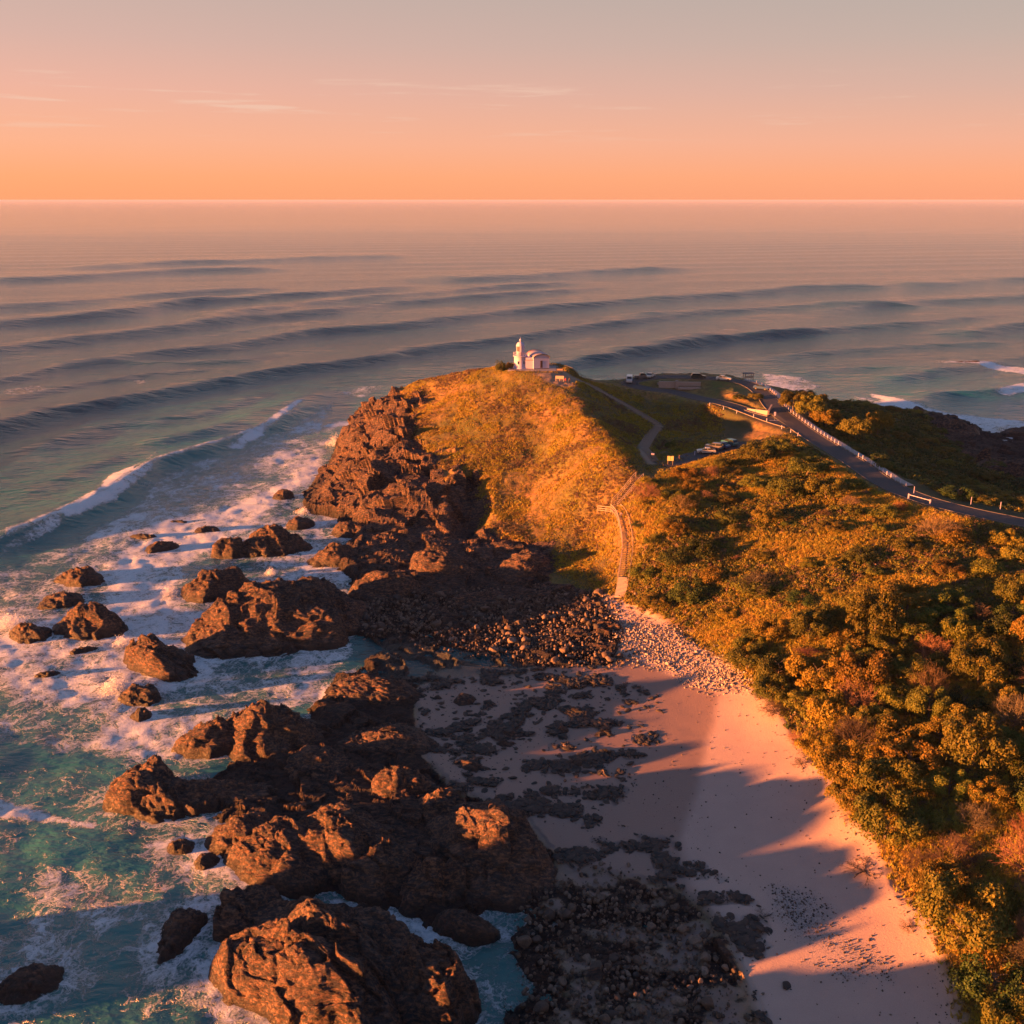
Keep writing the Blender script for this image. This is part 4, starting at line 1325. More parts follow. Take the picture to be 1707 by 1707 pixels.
fence('post_and_rail_fence', [at(838, 606, 27.2), at(848, 601, 27.5), at(858, 600, 27.6)], 1.0, 'short white rail fence left of the lighthouse tower beside the bush', mat=M_white)
fence('post_and_rail_fence', [at(915, 607, 27.7), at(925, 611, 27.5), at(937, 617, 27.0), at(960, 622, 26.5), at(985, 627, 25.5)], .9, 'dark low fence running down from the hall toward the car park', mat=M_dark, spacing=2.5)
fence('post_and_rail_fence', hits([(1022, 636), (1034, 640), (1042, 645)]), 1.0, 'short timber fence at the left end of the loop beside the parked van', spacing=2.0)

# boom gate on the lower road
x0g, y0g = hit(1514, 833)
x1g, y1g = hit(1550, 842)
bg = thing('boom_gate', 'white swing boom gate half open along the near edge of the road', 'gate', (x0g, y0g, zt(x0g, y0g)))
dv = Vector((x1g - x0g, y1g - y0g, zt(x1g, y1g) - zt(x0g, y0g)))
MB().box(-.1, .1, -.1, .1, -.2, 1.2).build('gate_post', M_white, bg)
MB().box(-.1, .1, -.1, .1, -.2, 1.1, Matrix.Translation(dv)).build('rest_post', M_white, bg)
MB().bar((0, 0, 1.0), dv + Vector((0, 0, .9)), .09, .09).build('boom', M_white, bg)

# signs by the lower car park
x, y = hit(1117, 776)
sg = thing('notice_board', 'yellowish notice board on two posts by the top of the beach stairs', 'sign', (x, y, zt(x, y)), R(-5))
for xx in (-.55, .55):
    MB().box(xx - .06, xx + .06, -.06, .06, -.2, 2.3).build('post', M_timb, sg)
for xx in (-.37, .37):
    MB().box(xx - .34, xx + .34, -.1, -.065, 1.1, 2.2).build('board', M_sign, sg)
x, y = hit(1088, 765)
o = thing('marker_stone', 'white topped marker at the foot of the timber steps', 'marker', (x, y, zt(x, y)))
MB().box(-.28, .28, -.15, .15, -.2, 1.0).build('stem', M_kerb, o)
MB().box(-.32, .32, -.19, .19, 1.003, 1.3).build('cap', M_white, o)
x, y = hit(1158, 760)
o = MB().lathe([(.09, -.2), (.09, 1.1), (.05, 1.15)], 8).build('marker_post', M_white)
o.location = (x, y, zt(x, y))
tag(o, 'single pale post at the tail of the silver car', 'post')
# picnic shelter beyond the loop
x, y = at(1247, 631, 22.2)
sh = thing('lookout_shelter', 'small lookout shelter with flat roof and orange board beyond the loop', 'shelter', (x, y, zt(x, y)), R(8))
for xx in (-1.3, 1.3):
    for yy in (-.9, .9):
        MB().box(xx - .08, xx + .08, yy - .08, yy + .08, -.2, 2.2).build('post', M_timb, sh)
MB().box(-1.6, 1.6, -1.2, 1.2, 2.203, 2.35).build('roof', M_kerb, sh)
MB().box(-1.2, 1.2, -.78, -.70, .9, 1.6).build('board', M_timl, sh)


# ------------------------------------------------------------------ vehicles
def paint(name, col):
    m, t = mat_new(name)
    b = t.n('ShaderNodeBsdfPrincipled', {'Base Color': col, 'Roughness': .28, 'Coat Weight': .5})
    t.n('ShaderNodeOutputMaterial', {0: b.outputs[0]})
    return m


def car(px, py, rz, col, label, kind='sedan', zz=None):
    x, y = hit(px, py)
    root = thing('parked_' + kind, label, 'car' if kind not in ('van', 'ute') else kind, (x, y, zt(x, y) + .15), R(rz))
    m = paint(kind + '_paint', col)
    if kind == 'van':
        low = [(-2.3, .35), (2.3, .35), (2.35, .9), (2.2, 1.15), (1.7, 1.25), (1.25, 2.0), (-2.2, 2.05), (-2.3, 1.9)]
        gl = [(1.66, 1.27), (1.28, 1.9), (-1.9, 1.92), (-1.9, 1.3)]
        top = [(1.2, 1.9), (-2.1, 1.9), (-2.1, 2.06), (1.1, 2.06)]
    elif kind == 'ute':
        low = [(-2.5, .45), (2.45, .45), (2.5, .95), (1.3, 1.12), (-.9, 1.12), (-2.5, 1.1)]
        gl = [(1.2, 1.12), (.6, 1.68), (-.6, 1.7), (-.85, 1.12)]
        top = [(.6, 1.685), (-.65, 1.705), (-.62, 1.76), (.5, 1.75)]
    elif kind == 'wagon':
        low = [(-2.25, .38), (2.25, .38), (2.28, .82), (2.1, .95), (1.2, 1.05), (-2.2, 1.1), (-2.3, .8)]
        gl = [(1.15, 1.05), (.45, 1.58), (-1.8, 1.6), (-2.15, 1.1)]
        top = [(.45, 1.585), (-1.85, 1.605), (-1.7, 1.67), (.3, 1.66)]
    else:
        low = [(-2.2, .35), (2.2, .35), (2.25, .72), (2.0, .85), (1.1, .98), (-1.5, 1.02), (-2.2, .95), (-2.28, .7)]
        gl = [(1.05, .98), (.3, 1.38), (-.9, 1.42), (-1.65, 1.02)]
        top = [(.3, 1.385), (-.9, 1.425), (-.8, 1.47), (.15, 1.45)]
    MB().prism(low, -.78, .78).prism([(a * .985, .38 + (b - .38) * .93) for a, b in low], .78, .88).prism([(a * .985, .38 + (b - .38) * .93) for a, b in low], -.88, -.78).build('body', m, root)
    if kind != 'van':
        g_ = MB().prism(gl, -.7, .7)
        g_.build('windows', M_glass, root)
        MB().prism(top, -.66, .66).build('roof', m, root)
        MB().box(gl[2][0] * .35, gl[2][0] * .35 + .1, -.715, .715, gl[0][1], gl[1][1]).build('pillar', m, root)
    else:
        MB().prism([(1.3, 1.3), (1.24, 1.85), (.3, 1.85), (.3, 1.3)], -.80, .80).build('windows', M_glass, root)
        MB().box(-1.8, .1, -.885, .885, 1.3, 1.8).build('side_windows', M_glass, root)
        MB().add([(1.73, -.7, 1.27), (1.73, .7, 1.27), (1.30, .66, 1.96), (1.30, -.66, 1.96)], [(0, 1, 2, 3)]).build('windscreen', M_glass, root)
    for xx in (-1.4, 1.4):
        for yy in (-.78, .78):
            wv_ = MB().lathe([(.33, -.11), (.33, .11)], 16)
            wv_.v = [(xx + v[0], yy + v[2], .33 + v[1]) for v in wv_.v]
            wo = wv_.build('wheel', M_tyre, root)
            s_ = 1 if yy > 0 else -1
            hb_ = MB().lathe([(.19, -.02), (.17, .02)], 12)
            hb_.v = [(xx + v[0], yy + s_ * .125 + v[2], .33 + v[1]) for v in hb_.v]
            hb_.build('rim', M_kerb, wo)
    for yy in (-.6, .6):
        MB().box(2.2, 2.29, yy - .17, yy + .17, .62, .78).build('headlight', M_lamp, root)
    return root


car(1049, 638, -98, (.55, .53, .55), 'white van parked nose toward the viewer at the left end of the loop', 'van')
car(1070, 632, 8, (.16, .13, .12), 'brownish utility vehicle parked right of the white van', 'ute')
car(1084, 630, 60, (.55, .54, .52), 'small white hatchback mostly hidden right of the brownish utility', 'sedan')
car(1164, 632, -4, (.012, .03, .03), 'dark green wagon parked on the far side of the loop above the memorial', 'wagon')
car(1206, 635, -14, (.55, .53, .53), 'white sedan parked right of the dark green wagon on the loop', 'sedan')
car(1269, 650, -35, (.01, .05, .16), 'blue car half hidden by the bush at the right end of the loop', 'sedan')
car(1177, 757, 174, (.45, .43, .41), 'silver sedan catching the sun in the lower car park', 'sedan')
car(1190, 750, 150, (.14, .13, .14), 'dark grey wagon behind the silver sedan', 'wagon')
car(1203, 747, 125, (.006, .035, .15), 'deep blue hatchback between the grey wagon and the teal car', 'sedan')
car(1216, 743, 120, (.02, .11, .14), 'teal car farthest right in the lower car park beside the lit scrub', 'wagon')


# ------------------------------------------------------------------ stairs
tread_me = MB().box(-.8, .8, -.15, .15, -.06, 0).build('tread', M_timb)
C.objects.unlink(tread_me)


def stairway(name, label, pts, width=1.7, pitch=.42, rails=True, lift=.35, left=True):
    """pts: world x,y; follows the ground and carries a tread every pitch metres"""
    L = smoothline(pts, 10)
    z = hz(L[:, 0], L[:, 1]) + lift
    k = np.ones(9) / 9
    z = np.convolve(np.pad(z, 4, mode='edge'), k, 'valid')
    root = thing(name, label, 'stairs', (L[0][0], L[0][1], z[0]))
    o0 = Vector((L[0][0], L[0][1], z[0]))
    s_ = np.concatenate([[0], np.cumsum(np.hypot(*np.diff(L, axis=0).T))])
    def P_(d):
        return Vector((np.interp(d, s_, L[:, 0]), np.interp(d, s_, L[:, 1]), np.interp(d, s_, z)))
    def T_(d):
        t_ = P_(min(d + .3, s_[-1])) - P_(max(d - .3, 0))
        t_.z = 0
        return t_.normalized()
    n = int(s_[-1] / pitch)
    for i in range(n + 1):
        d = i * pitch
        t_ = T_(d)
        o = bpy.data.objects.new('tread', tread_me.data)
        C.objects.link(o)
        o.parent = root
        o.location = P_(d) - o0
        o.rotation_euler = (0, 0, math.atan2(-t_.x, t_.y))
        o.scale = (width / 1.6, 1, 1)
    for sd in (-1, 1):
        mb = MB()
        nn_ = int(s_[-1] / 1.2)
        pr_ = None
        for i in range(nn_ + 1):
            d = s_[-1] * i / nn_
            t_ = T_(d)
            q = P_(d) - o0 + Vector((t_.y, -t_.x, 0)) * sd * (width / 2 + .06) + Vector((0, 0, -.12))
            if pr_ is not None:
                mb.bar(pr_, q, .08, .24)
            pr_ = q
        mb.build('stringer', M_timb, root)
        if rails:
            pr_ = None
            nn_ = int(s_[-1] / 1.9)
            hr = MB()
            for i in range(nn_ + 1):
                d = s_[-1] * i / nn_
                t_ = T_(d)
                q = P_(d) - o0 + Vector((t_.y, -t_.x, 0)) * sd * (width / 2 + .1)
                MB().bar(q + Vector((0, 0, -.8)), q + Vector((0, 0, 1.05)), .1).build('post', M_timl, root)
                if pr_ is not None:
                    hr.bar(pr_ + Vector((0, 0, 1.05)), q + Vector((0, 0, 1.05)), .07, .12)
                    hr.bar(pr_ + Vector((0, 0, .55)), q + Vector((0, 0, .55)), .05, .08)
                pr_ = q
            hr.build('handrail', M_timl, root)
    return root


stairway('timber_stairway', 'long timber staircase with handrails climbing from the beach beside the grassy slope', hits([(1039, 968), (1043, 945), (1046, 915), (1043, 890), (1038, 868), (1026, 852)]), 1.9, .5)
stairway('timber_stairway', 'upper flight of timber stairs rising right from the lookout deck', hits([(1024, 848), (1040, 829), (1054, 812), (1066, 798)]), 1.7, .5)
stairway('timber_step_path', 'broad bank of timber steps on the shaded grass below the path bend', hits([(1072, 746), (1083, 729), (1096, 711)]), 2.6, .6, rails=False, lift=.15)
stairway('timber_step_path', 'short narrow steps joining the car park path to the broad steps', hits([(1092, 769), (1084, 758), (1074, 748)]), 1.6, .6, rails=False, lift=.15)
stairway('timber_step_path', 'long stepped path climbing the shaded back of the hill to the lighthouse', hits([(1097, 709), (1072, 693), (1045, 676), (1015, 660), (985, 644), (962, 633)]), 1.8, .9, rails=False, lift=.12)
# slab at the foot of the stairs
A_, B_ = hit(1033, 997), hit(1040, 966)
sl = thing('boardwalk_landing', 'pale boardwalk landing at the foot of the long staircase', 'landing', (*A_, zt(*A_)))
dv = Vector((B_[0] - A_[0], B_[1] - A_[1], zt(*B_) + .3 - zt(*A_)))
nbd = 16
for k in range(nbd):
    c_ = dv * ((k + .5) / nbd)
    Mx = Matrix.Translation(c_ + Vector((0, 0, .25))) @ Matrix.Rotation(math.atan2(-dv.x, dv.y), 4, 'Z')
    ww = dv.length / nbd * .46
    MB().box(-1.0, 1.0, -ww, ww, -.25, .02 + (k % 3) * .006, Mx).build('board', M_timl, sl)
fence('deck_railing', [hit(996, 856), hit(1008, 856), hit(1020, 858)], 1.5, 'pale timber railing of the lookout deck jutting left from the stairs', spacing=1.7, rails=(.5, .95, 1.45), mat=M_timl, zoff=.2)


# ------------------------------------------------------------------ people
def skin_mesh(name, verts, edges, radii, mat, parent):
    me = bpy.data.meshes.new(name)
    me.from_pydata(verts, edges, [])
    o = bpy.data.objects.new(name, me)
    C.objects.link(o)
    o.parent = parent
    m = o.modifiers.new('Skin', 'SKIN')
    for i, r_ in enumerate(radii):
        me.skin_vertices[0].data[i].radius = (r_, r_) if isinstance(r_, float) else r_
    me.skin_vertices[0].data[0].use_root = True
    m.use_smooth_shade = True
    s_ = o.modifiers.new('Sub', 'SUBSURF')
    s_.levels = s_.render_levels = 1
    me.materials.append(mat)
    return o


def person(px, py, rz, label, shirt, trousers, hair=(.03, .02, .015), lift=0.0, stride=.12):
    x, y = hit(px, py)
    root = thing('person', label, 'person', (x, y, zt(x, y) + lift), R(rz))
    j = {}
    V, E, Rd = [], [], []
    def v(n_, p, r_, par=None):
        j[n_] = len(V)
        V.append(p)
        Rd.append(r_)
        if par: E.append((j[par], j[n_]))
    v('pel', (0, 0, .93), (.15, .10)); v('wst', (0, 0, 1.08), (.13, .09), 'pel'); v('chs', (0, 0, 1.32), (.16, .11), 'wst')
    v('nek', (0, 0, 1.48), .055, 'chs'); v('jaw', (0, -.02, 1.57), .062, 'nek'); v('hed', (0, 0, 1.66), .088, 'jaw'); v('top', (0, .01, 1.73), .06, 'hed')
    for s_, st in ((-1, stride), (1, -stride)):
        v(f'hip{s_}', (.10 * s_, 0, .86), .085, 'pel'); v(f'kne{s_}', (.11 * s_, -st * .8, .49), .055, f'hip{s_}')
        v(f'ank{s_}', (.11 * s_, st, .09), .038, f'kne{s_}'); v(f'toe{s_}', (.12 * s_, st - .16, .04), .036, f'ank{s_}')
        v(f'shd{s_}', (.18 * s_, 0, 1.40), .055, 'chs'); v(f'elb{s_}', (.25 * s_, st * .5 + .03, 1.13), .04, f'shd{s_}')
        v(f'wri{s_}', (.27 * s_, -.08 + st * .6, .90), .026, f'elb{s_}'); v(f'plm{s_}', (.27 * s_, -.11 + st * .6, .82), (.016, .032), f'wri{s_}')
        for f_ in range(4):
            v(f'fin{s_}{f_}', (.27 * s_, -.145 + .025 * f_ + st * .6, .735 + .012 * abs(f_ - 1.5)), .008, f'plm{s_}')
        v(f'thb{s_}', (.255 * s_, -.165 + st * .6, .80), .009, f'plm{s_}')
    skin_mesh('body', V, E, Rd, M_skin, root)
    ms = simple('shirt', shirt, .8, var=.1)
    mt = simple('trousers', trousers, .8, var=.1)
    mh = simple('hair', hair, .7)
    g_ = lambda n_: V[j[n_]]
    skin_mesh('shirt', [g_('wst'), (0, 0, .96), g_('chs'), g_('shd-1'), g_('elb-1'), g_('shd1'), g_('elb1'), (0, 0, 1.44)], [(0, 1), (0, 2), (2, 3), (3, 4), (2, 5), (5, 6), (2, 7)],
              [(.15, .11), (.165, .12), (.18, .13), .07, .055, .07, .055, .07], ms, root)
    skin_mesh('trousers', [g_('pel'), g_('hip-1'), g_('kne-1'), tuple(np.array(g_('ank-1')) + [0, 0, .05]), g_('hip1'), g_('kne1'), tuple(np.array(g_('ank1')) + [0, 0, .05])],
              [(0, 1), (1, 2), (2, 3), (0, 4), (4, 5), (5, 6)], [(.165, .115), .10, .07, .055, .10, .07, .055], mt, root)
    skin_mesh('hair', [(0, .03, 1.68), (0, .02, 1.76), (0, .06, 1.60)], [(0, 1), (0, 2)], [.092, .06, .06], mh, root)
    return root


person(943, 640, 20, 'person in a bright pink top standing by the information panel', (.65, .04, .12), (.03, .03, .04))
person(949, 640, 190, 'person in dark clothes standing right of the person in pink', (.02, .02, .03), (.02, .02, .025))
person(1028, 866, 160, 'person in a red top walking down the stairs beside the deck railing', (.5, .06, .05), (.25, .1, .09), lift=.45)
person(1035, 870, 170, 'person in pale purple grey clothes on the stairs just right of the one in red', (.25, .2, .26), (.10, .08, .1), lift=.45)
person(1132, 770, 80, 'person in dark red walking past the notice board by the lower car park', (.15, .03, .04), (.03, .02, .03))

# ------------------------------------------------------------------ vegetation
def leaf_mat(name, ca, cb, cc):
    m, t = mat_new(name)
    gp_ = t.n('ShaderNodeNewGeometry').outputs['Position']
    oi = t.n('ShaderNodeObjectInfo')
    n1_ = t.noise(gp_, .45, 3, .6)
    n2_ = t.noise(gp_, 3.0, 3, .7)
    n0_ = t.noise(gp_, .07, 4, .6)
    c_ = t.mix(t.ramp(n1_.outputs[0], [(.35, 0), (.65, 1)]), ca, cb)
    c_ = t.mix(t.ramp(n0_.outputs[0], [(.42, 0), (.6, .55)]), c_, ca)
    c_ = t.mix(t.ramp(n2_.outputs[0], [(.45, 0), (.7, 1)]), c_, cc)
    hs = t.n('ShaderNodeHueSaturation', {'Hue': t.mapr(oi.outputs['Random'], 0, 1, .475, .515), 'Value': t.mapr(oi.outputs['Random'], 0, 1, .75, 1.25), 'Color': t.mix(1.0, c_, oi.outputs['Color'], 'MULTIPLY')})
    b = t.n('ShaderNodeBsdfPrincipled', {'Base Color': hs.outputs[0], 'Roughness': .65, 'Specular IOR Level': .25})
    tr = t.n('ShaderNodeBsdfTranslucent', {'Color': hs.outputs[0]})
    mx_ = t.n('ShaderNodeMixShader', {0: .14, 1: b.outputs[0], 2: tr.outputs[0]})
    t.n('ShaderNodeOutputMaterial', {0: mx_.outputs[0]})
    return m


M_leaf = leaf_mat("coastal_leaf", (.060, .080, .012), (.165, .140, .018), (.26, .18, .024))
M_leafd = leaf_mat("dark_glossy_leaf", (.028, .052, .012), (.055, .075, .015), (.11, .105, .018))
M_dry = leaf_mat("dry_twig", (.17, .10, .07), (.24, .14, .10), (.14, .095, .05))
M_bark = simple("bark", (.12, .09, .07), .9, var=.3, scale=4)
M_grassb = leaf_mat("grass_blade", (.30, .25, .030), (.42, .25, .060), (.16, .19, .022))


def quads(cn, nr, size, rng, asp=.6):
    """leaf faces: centres cn, normals nr"""
    n = len(cn)
    r_ = rng.normal(size=(n, 3))
    t1 = np.cross(nr, r_)
    t1 /= np.linalg.norm(t1, axis=1)[:, None] + 1e-9
    t2 = np.cross(nr, t1)
    s_ = (size * rng.uniform(.6, 1.35, n))[:, None]
    V = np.stack([cn - t1 * s_, cn - t2 * s_ * asp, cn + t1 * s_, cn + t2 * s_ * asp], 1).reshape(-1, 3)
    return V, np.arange(4 * n).reshape(-1, 4)


def crown_mesh(seed, Rr_, Hh, nl, n, leaf, flat_=.55, tight=.24):
    rng = np.random.default_rng(seed)
    cs, ns = [], []
    lobes = []
    for k in range(nl):
        a = rng.uniform(0, 2 * math.pi)
        u = rng.uniform(.05, 1) ** .6
        e = math.acos(1 - u * .98)
        lobes.append((np.array([math.cos(a) * math.sin(e), math.sin(a) * math.sin(e), math.cos(e)]), rng.uniform(tight * .7, tight * 1.35)))
    per = n // nl
    for d_, lr in lobes:
        c0 = d_ * rng.uniform(.62, .88)
        v_ = rng.normal(size=(per, 3))
        v_ /= np.linalg.norm(v_, axis=1)[:, None]
        v_[:, 2] = np.where(rng.uniform(size=per) < .75, np.abs(v_[:, 2]), v_[:, 2])
        p = c0 + v_ * (lr * rng.uniform(.75, 1.05, per))[:, None]
        cs.append(p)
        ns.append(v_ + rng.normal(size=(per, 3)) * .45)
    cs, ns = np.concatenate(cs), np.concatenate(ns)
    cs = cs * np.array([Rr_, Rr_, Hh])
    ns = ns / np.array([Rr_, Rr_, Hh])
    ns /= np.linalg.norm(ns, axis=1)[:, None]
    m_ = cs[:, 2] > -.05 * Hh
    return quads(cs[m_], ns[m_], leaf, rng)


def twig_mesh(seed, Rr_, Hh, n):
    rng = np.random.default_rng(seed)
    V, Fc = [], []
    def stem(p, d, ln, wd, lvl):
        q = p + d * ln
        sdv_ = np.cross(d, rng.normal(size=3))
        sdv_ /= np.linalg.norm(sdv_) + 1e-9
        b_ = len(V)
        V.extend([p - sdv_ * wd, p + sdv_ * wd, q + sdv_ * wd * .5, q - sdv_ * wd * .5])
        Fc.append((b_, b_ + 1, b_ + 2, b_ + 3))
        if lvl < 4:
            for _ in range(4 if lvl < 2 else 3):
                nd = d + rng.normal(size=3) * .55
                nd[2] += .1
                nd /= np.linalg.norm(nd)
                stem(p + d * ln * rng.uniform(.55, 1), nd, ln * rng.uniform(.5, .75), wd * .62, lvl + 1)
    for k in range(n):
        a = rng.uniform(0, 2 * math.pi)
        e = rng.uniform(.2, 1.2)
        d = np.array([math.cos(a) * math.sin(e), math.sin(a) * math.sin(e), math.cos(e)])
        stem(np.zeros(3), d, .42, .014, 0)
    V = np.array(V)
    V = V / (np.abs(V).max(0) + 1e-6) * np.array([Rr_, Rr_, Hh])
    V[:, 2] = np.maximum(V[:, 2], -.1)
    return V, np.array(Fc)


def trunk_mesh(h, r_, seed):
    rng = random.Random(seed)
    mb = MB()
    prev, pr = Vector((0, 0, -.6)), r_
    for k in range(4):
        q = Vector((rng.uniform(-.1, .1) * h, rng.uniform(-.1, .1) * h, h * (k + 1) / 4))
        rr_ = r_ * (1 - .16 * (k + 1))
        mb.bar(prev, q, pr * 2, pr * 2, 6)
        prev, pr = q, rr_
        if k >= 1:
            for _ in range(3):
                a = rng.uniform(0, 6.28)
                mb.bar(q, q + Vector((math.cos(a), math.sin(a), .5)) * h * .38, rr_ * 1.0, rr_ * .9, 5)
    return mb


def make_tree(kind, seed):
    """unit templates, later moved or copied; returns root Empty"""
    root = thing(kind, '', 'tree', (0, 0, -500))
    if kind == 'coastal_tree':
        V, Fq = crown_mesh(seed, 1.0, .85, 34, 9000, .034)
        V[:, 2] += .35
        tr = trunk_mesh(.6, .045, seed)
    elif kind == 'rounded_shrub':
        V, Fq = crown_mesh(seed, 1.0, .9, 24, 5600, .040, tight=.30)
        tr = trunk_mesh(.45, .04, seed)
    elif kind == 'dense_bush':
        V, Fq = crown_mesh(seed, 1.0, .78, 46, 6000, .036, tight=.26)
        tr = trunk_mesh(.5, .04, seed)
    else:
        V, Fq = twig_mesh(seed, 1.0, 1.0, 16)
        tr = trunk_mesh(.3, .03, seed)
    mt_ = {'coastal_tree': M_leaf, 'rounded_shrub': M_leaf, 'dense_bush': M_leafd, 'dry_shrub': M_dry}[kind]
    link_mesh('crown', V, Fq, mt_, root)
    tr.build('trunk', M_bark, root)
    return root


TPL = {k: [make_tree(k, 900 + 31 * i + len(k)) for i in range(n)] for k, n in (('coastal_tree', 5), ('rounded_shrub', 4), ('dense_bush', 3), ('dry_shrub', 4))}
used_tpl = set()
rngt = random.Random(5)


def plant(kind, x, y, rad, label, group, cat, hs=1.0, i=None, sink=.1):
    i = rngt.randrange(len(TPL[kind])) if i is None else i
    rt_ = TPL[kind][i]
    loc = (x, y, zt(x, y) - sink)
    if (kind, i) not in used_tpl:
        used_tpl.add((kind, i))
        o = rt_
        o.location = loc
        o.rotation_euler = (0, 0, rngt.uniform(0, 6.28))
        o.scale = (rad, rad, rad * hs)
        o['label'] = label
        if group: o['group'] = group
    else:
        o = dup(rt_, loc, rngt.uniform(0, 6.28), (rad, rad, rad * hs), label)
        if group:
            o['group'] = group
        elif 'group' in o:
            del o['group']
    o['category'] = cat
    tn = rngt.choice([(1, 1, 1), (1.12, 1.0, .8), (.6, .8, .8), (.5, .72, .7), (1.2, 1.0, .8), (.8, .95, .9), (1.0, .86, .85), (.65, .75, .6)])
    for ch in o.children:
        ch.color = (*tn, 1)
    return o


PLANTED = []


def p_at(kind, px, py, rad, label, cat='shrub', hs=1.0, group=None):
    x, y = hit(px, py)
    if px == 836: x, y = -3.3, 288.5
    if px == 850: x, y = -.7, 290.5
    PLANTED.append((x, y, rad))
    return plant(kind, x, y, rad, label, group, cat, hs)


# plants that can be singled out
p_at('dense_bush', 1150, 995, 4.1, 'big round dark bush nearest the foot of the stairs', 'bush')
p_at('dense_bush', 1122, 935, 3.2, 'dark rounded bush left of the twin dark bushes on the lit slope', 'bush')
p_at('dense_bush', 1170, 922, 3.2, 'dark bush behind the two round bushes on the lit slope', 'bush', 1.2)
p_at('rounded_shrub', 1190, 965, 2.6, 'small bush tucked between the big round bush and the dry thicket', 'bush')
p_at('dry_shrub', 1258, 990, 5.2, 'large reddish dry thicket in the middle of the lit slope', 'bush', .95)
p_at('rounded_shrub', 1262, 985, 4.2, 'leafy undergrowth inside the large reddish dry thicket', 'bush', .8)
p_at('coastal_tree', 1276, 872, 3.0, 'small umbrella shaped tree on a short bare trunk', 'tree', 1.1)
p_at('dry_shrub', 1078, 830, 3.6, 'dry reddish shrub right of the upper flight of stairs', 'bush', 1.15)
p_at('rounded_shrub', 1082, 812, 2.8, 'shrub at the top of the upper stairs near the notice board', 'bush')
p_at('dry_shrub', 1135, 850, 3.4, 'dry brown shrub on the slope under the car park verge', 'bush')
p_at('rounded_shrub', 1142, 842, 3.2, 'green brown shrub beside the dry one under the car park verge', 'bush')
p_at('coastal_tree', 1262, 770, 5.0, 'broad lit scrub crown just right of the parked cars', 'tree', .85)
p_at('coastal_tree', 1300, 760, 4.2, 'lit scrub crown right of the one by the parked cars', 'tree', .9)
p_at('coastal_tree', 1345, 795, 5.0, 'large lit scrub crown at the top of the slope by the road', 'tree', .9)
p_at('rounded_shrub', 1312, 820, 4.0, 'scrub crown below the large lit one at the road', 'tree')
p_at('coastal_tree', 1378, 832, 4.4, 'golden crown below the bend of the road', 'tree')
p_at('rounded_shrub', 1420, 815, 3.0, 'shaded shrub against the road shoulder', 'bush')
p_at('dry_shrub', 1500, 850, 2.0, 'twiggy shrub sticking up at the edge of the road', 'bush')
p_at('dry_shrub', 1560, 895, 4.2, 'pink tinged dry shrub under the boom gate', 'bush', 1.2)
p_at('rounded_shrub', 1590, 900, 3.4, 'lit shrub just right of the dry one under the boom gate', 'bush')
p_at('dense_bush', 1195 + 318, 1000, 1.2, 'small bright green bush alone on the dry slope', 'bush', 1.3)
p_at('coastal_tree', 1690, 1010, 3.2, 'slim tree with visible pale trunk near the right edge', 'tree', 1.5)
p_at('rounded_shrub', 1695, 930, 3.0, 'lit shrub at the right edge beside the road', 'bush')
p_at('dense_bush', 836, 610, 1.9, 'round orange lit bush left of the lighthouse', 'bush', 2.1)
p_at('rounded_shrub', 850, 611, 1.1, 'smaller dark bush between the round bush and the lighthouse', 'bush', 2.2)
p_at('coastal_tree', 1258, 667, 2.6, 'dark bush on the grass inside the right end of the loop', 'bush', .8)
p_at('rounded_shrub', 1232, 664, 2.2, 'low dark bush left of the one at the end of the loop', 'bush', .6)
p_at('rounded_shrub', 1118, 744, 1.5, 'small orange lit bush on the shaded lawn below the path', 'bush', 1.2)
p_at('rounded_shrub', 1130, 752, .9, 'tiny bush next to the orange lit bush on the shaded lawn', 'bush')
p_at('coastal_tree', 1322, 688, 4.2, 'glowing orange tree nearest the footpath on the sea side', 'tree', 1.5)
p_at('coastal_tree', 1348, 700, 4.2, 'second glowing orange tree right of the footpath bend', 'tree', 1.5)
p_at('coastal_tree', 1375, 712, 4.4, 'third glowing orange tree in the row beyond the footpath', 'tree', 1.3)
p_at('coastal_tree', 1425, 735, 4.6, 'wide glowing tree beyond the road at the foot of the dark scrub', 'tree', 1.3)
p_at('coastal_tree', 1462, 728, 4.2, 'isolated lit crown standing out of the dark scrub on the right', 'tree', 1.7)
p_at('dry_shrub', 1330, 1240, 2.0, 'bare dry shrub at the edge of the sand', 'bush')
p_at('dry_shrub', 1425, 1250, 4.0, 'tall fan of bare pink twigs among the trees above the beach', 'bush', 1.3)
p_at('dry_shrub', 1290, 1190, 2.6, 'low dry bush with pink twigs leaning over the sand', 'bush', .7)
p_at('dry_shrub', 1350, 1100, 3.0, 'reddish brush patch above the stony end of the beach', 'bush', .8)
p_at('dry_shrub', 1530, 1440, 2.6, 'reddish dry bush half way down the forest edge', 'bush', .8)


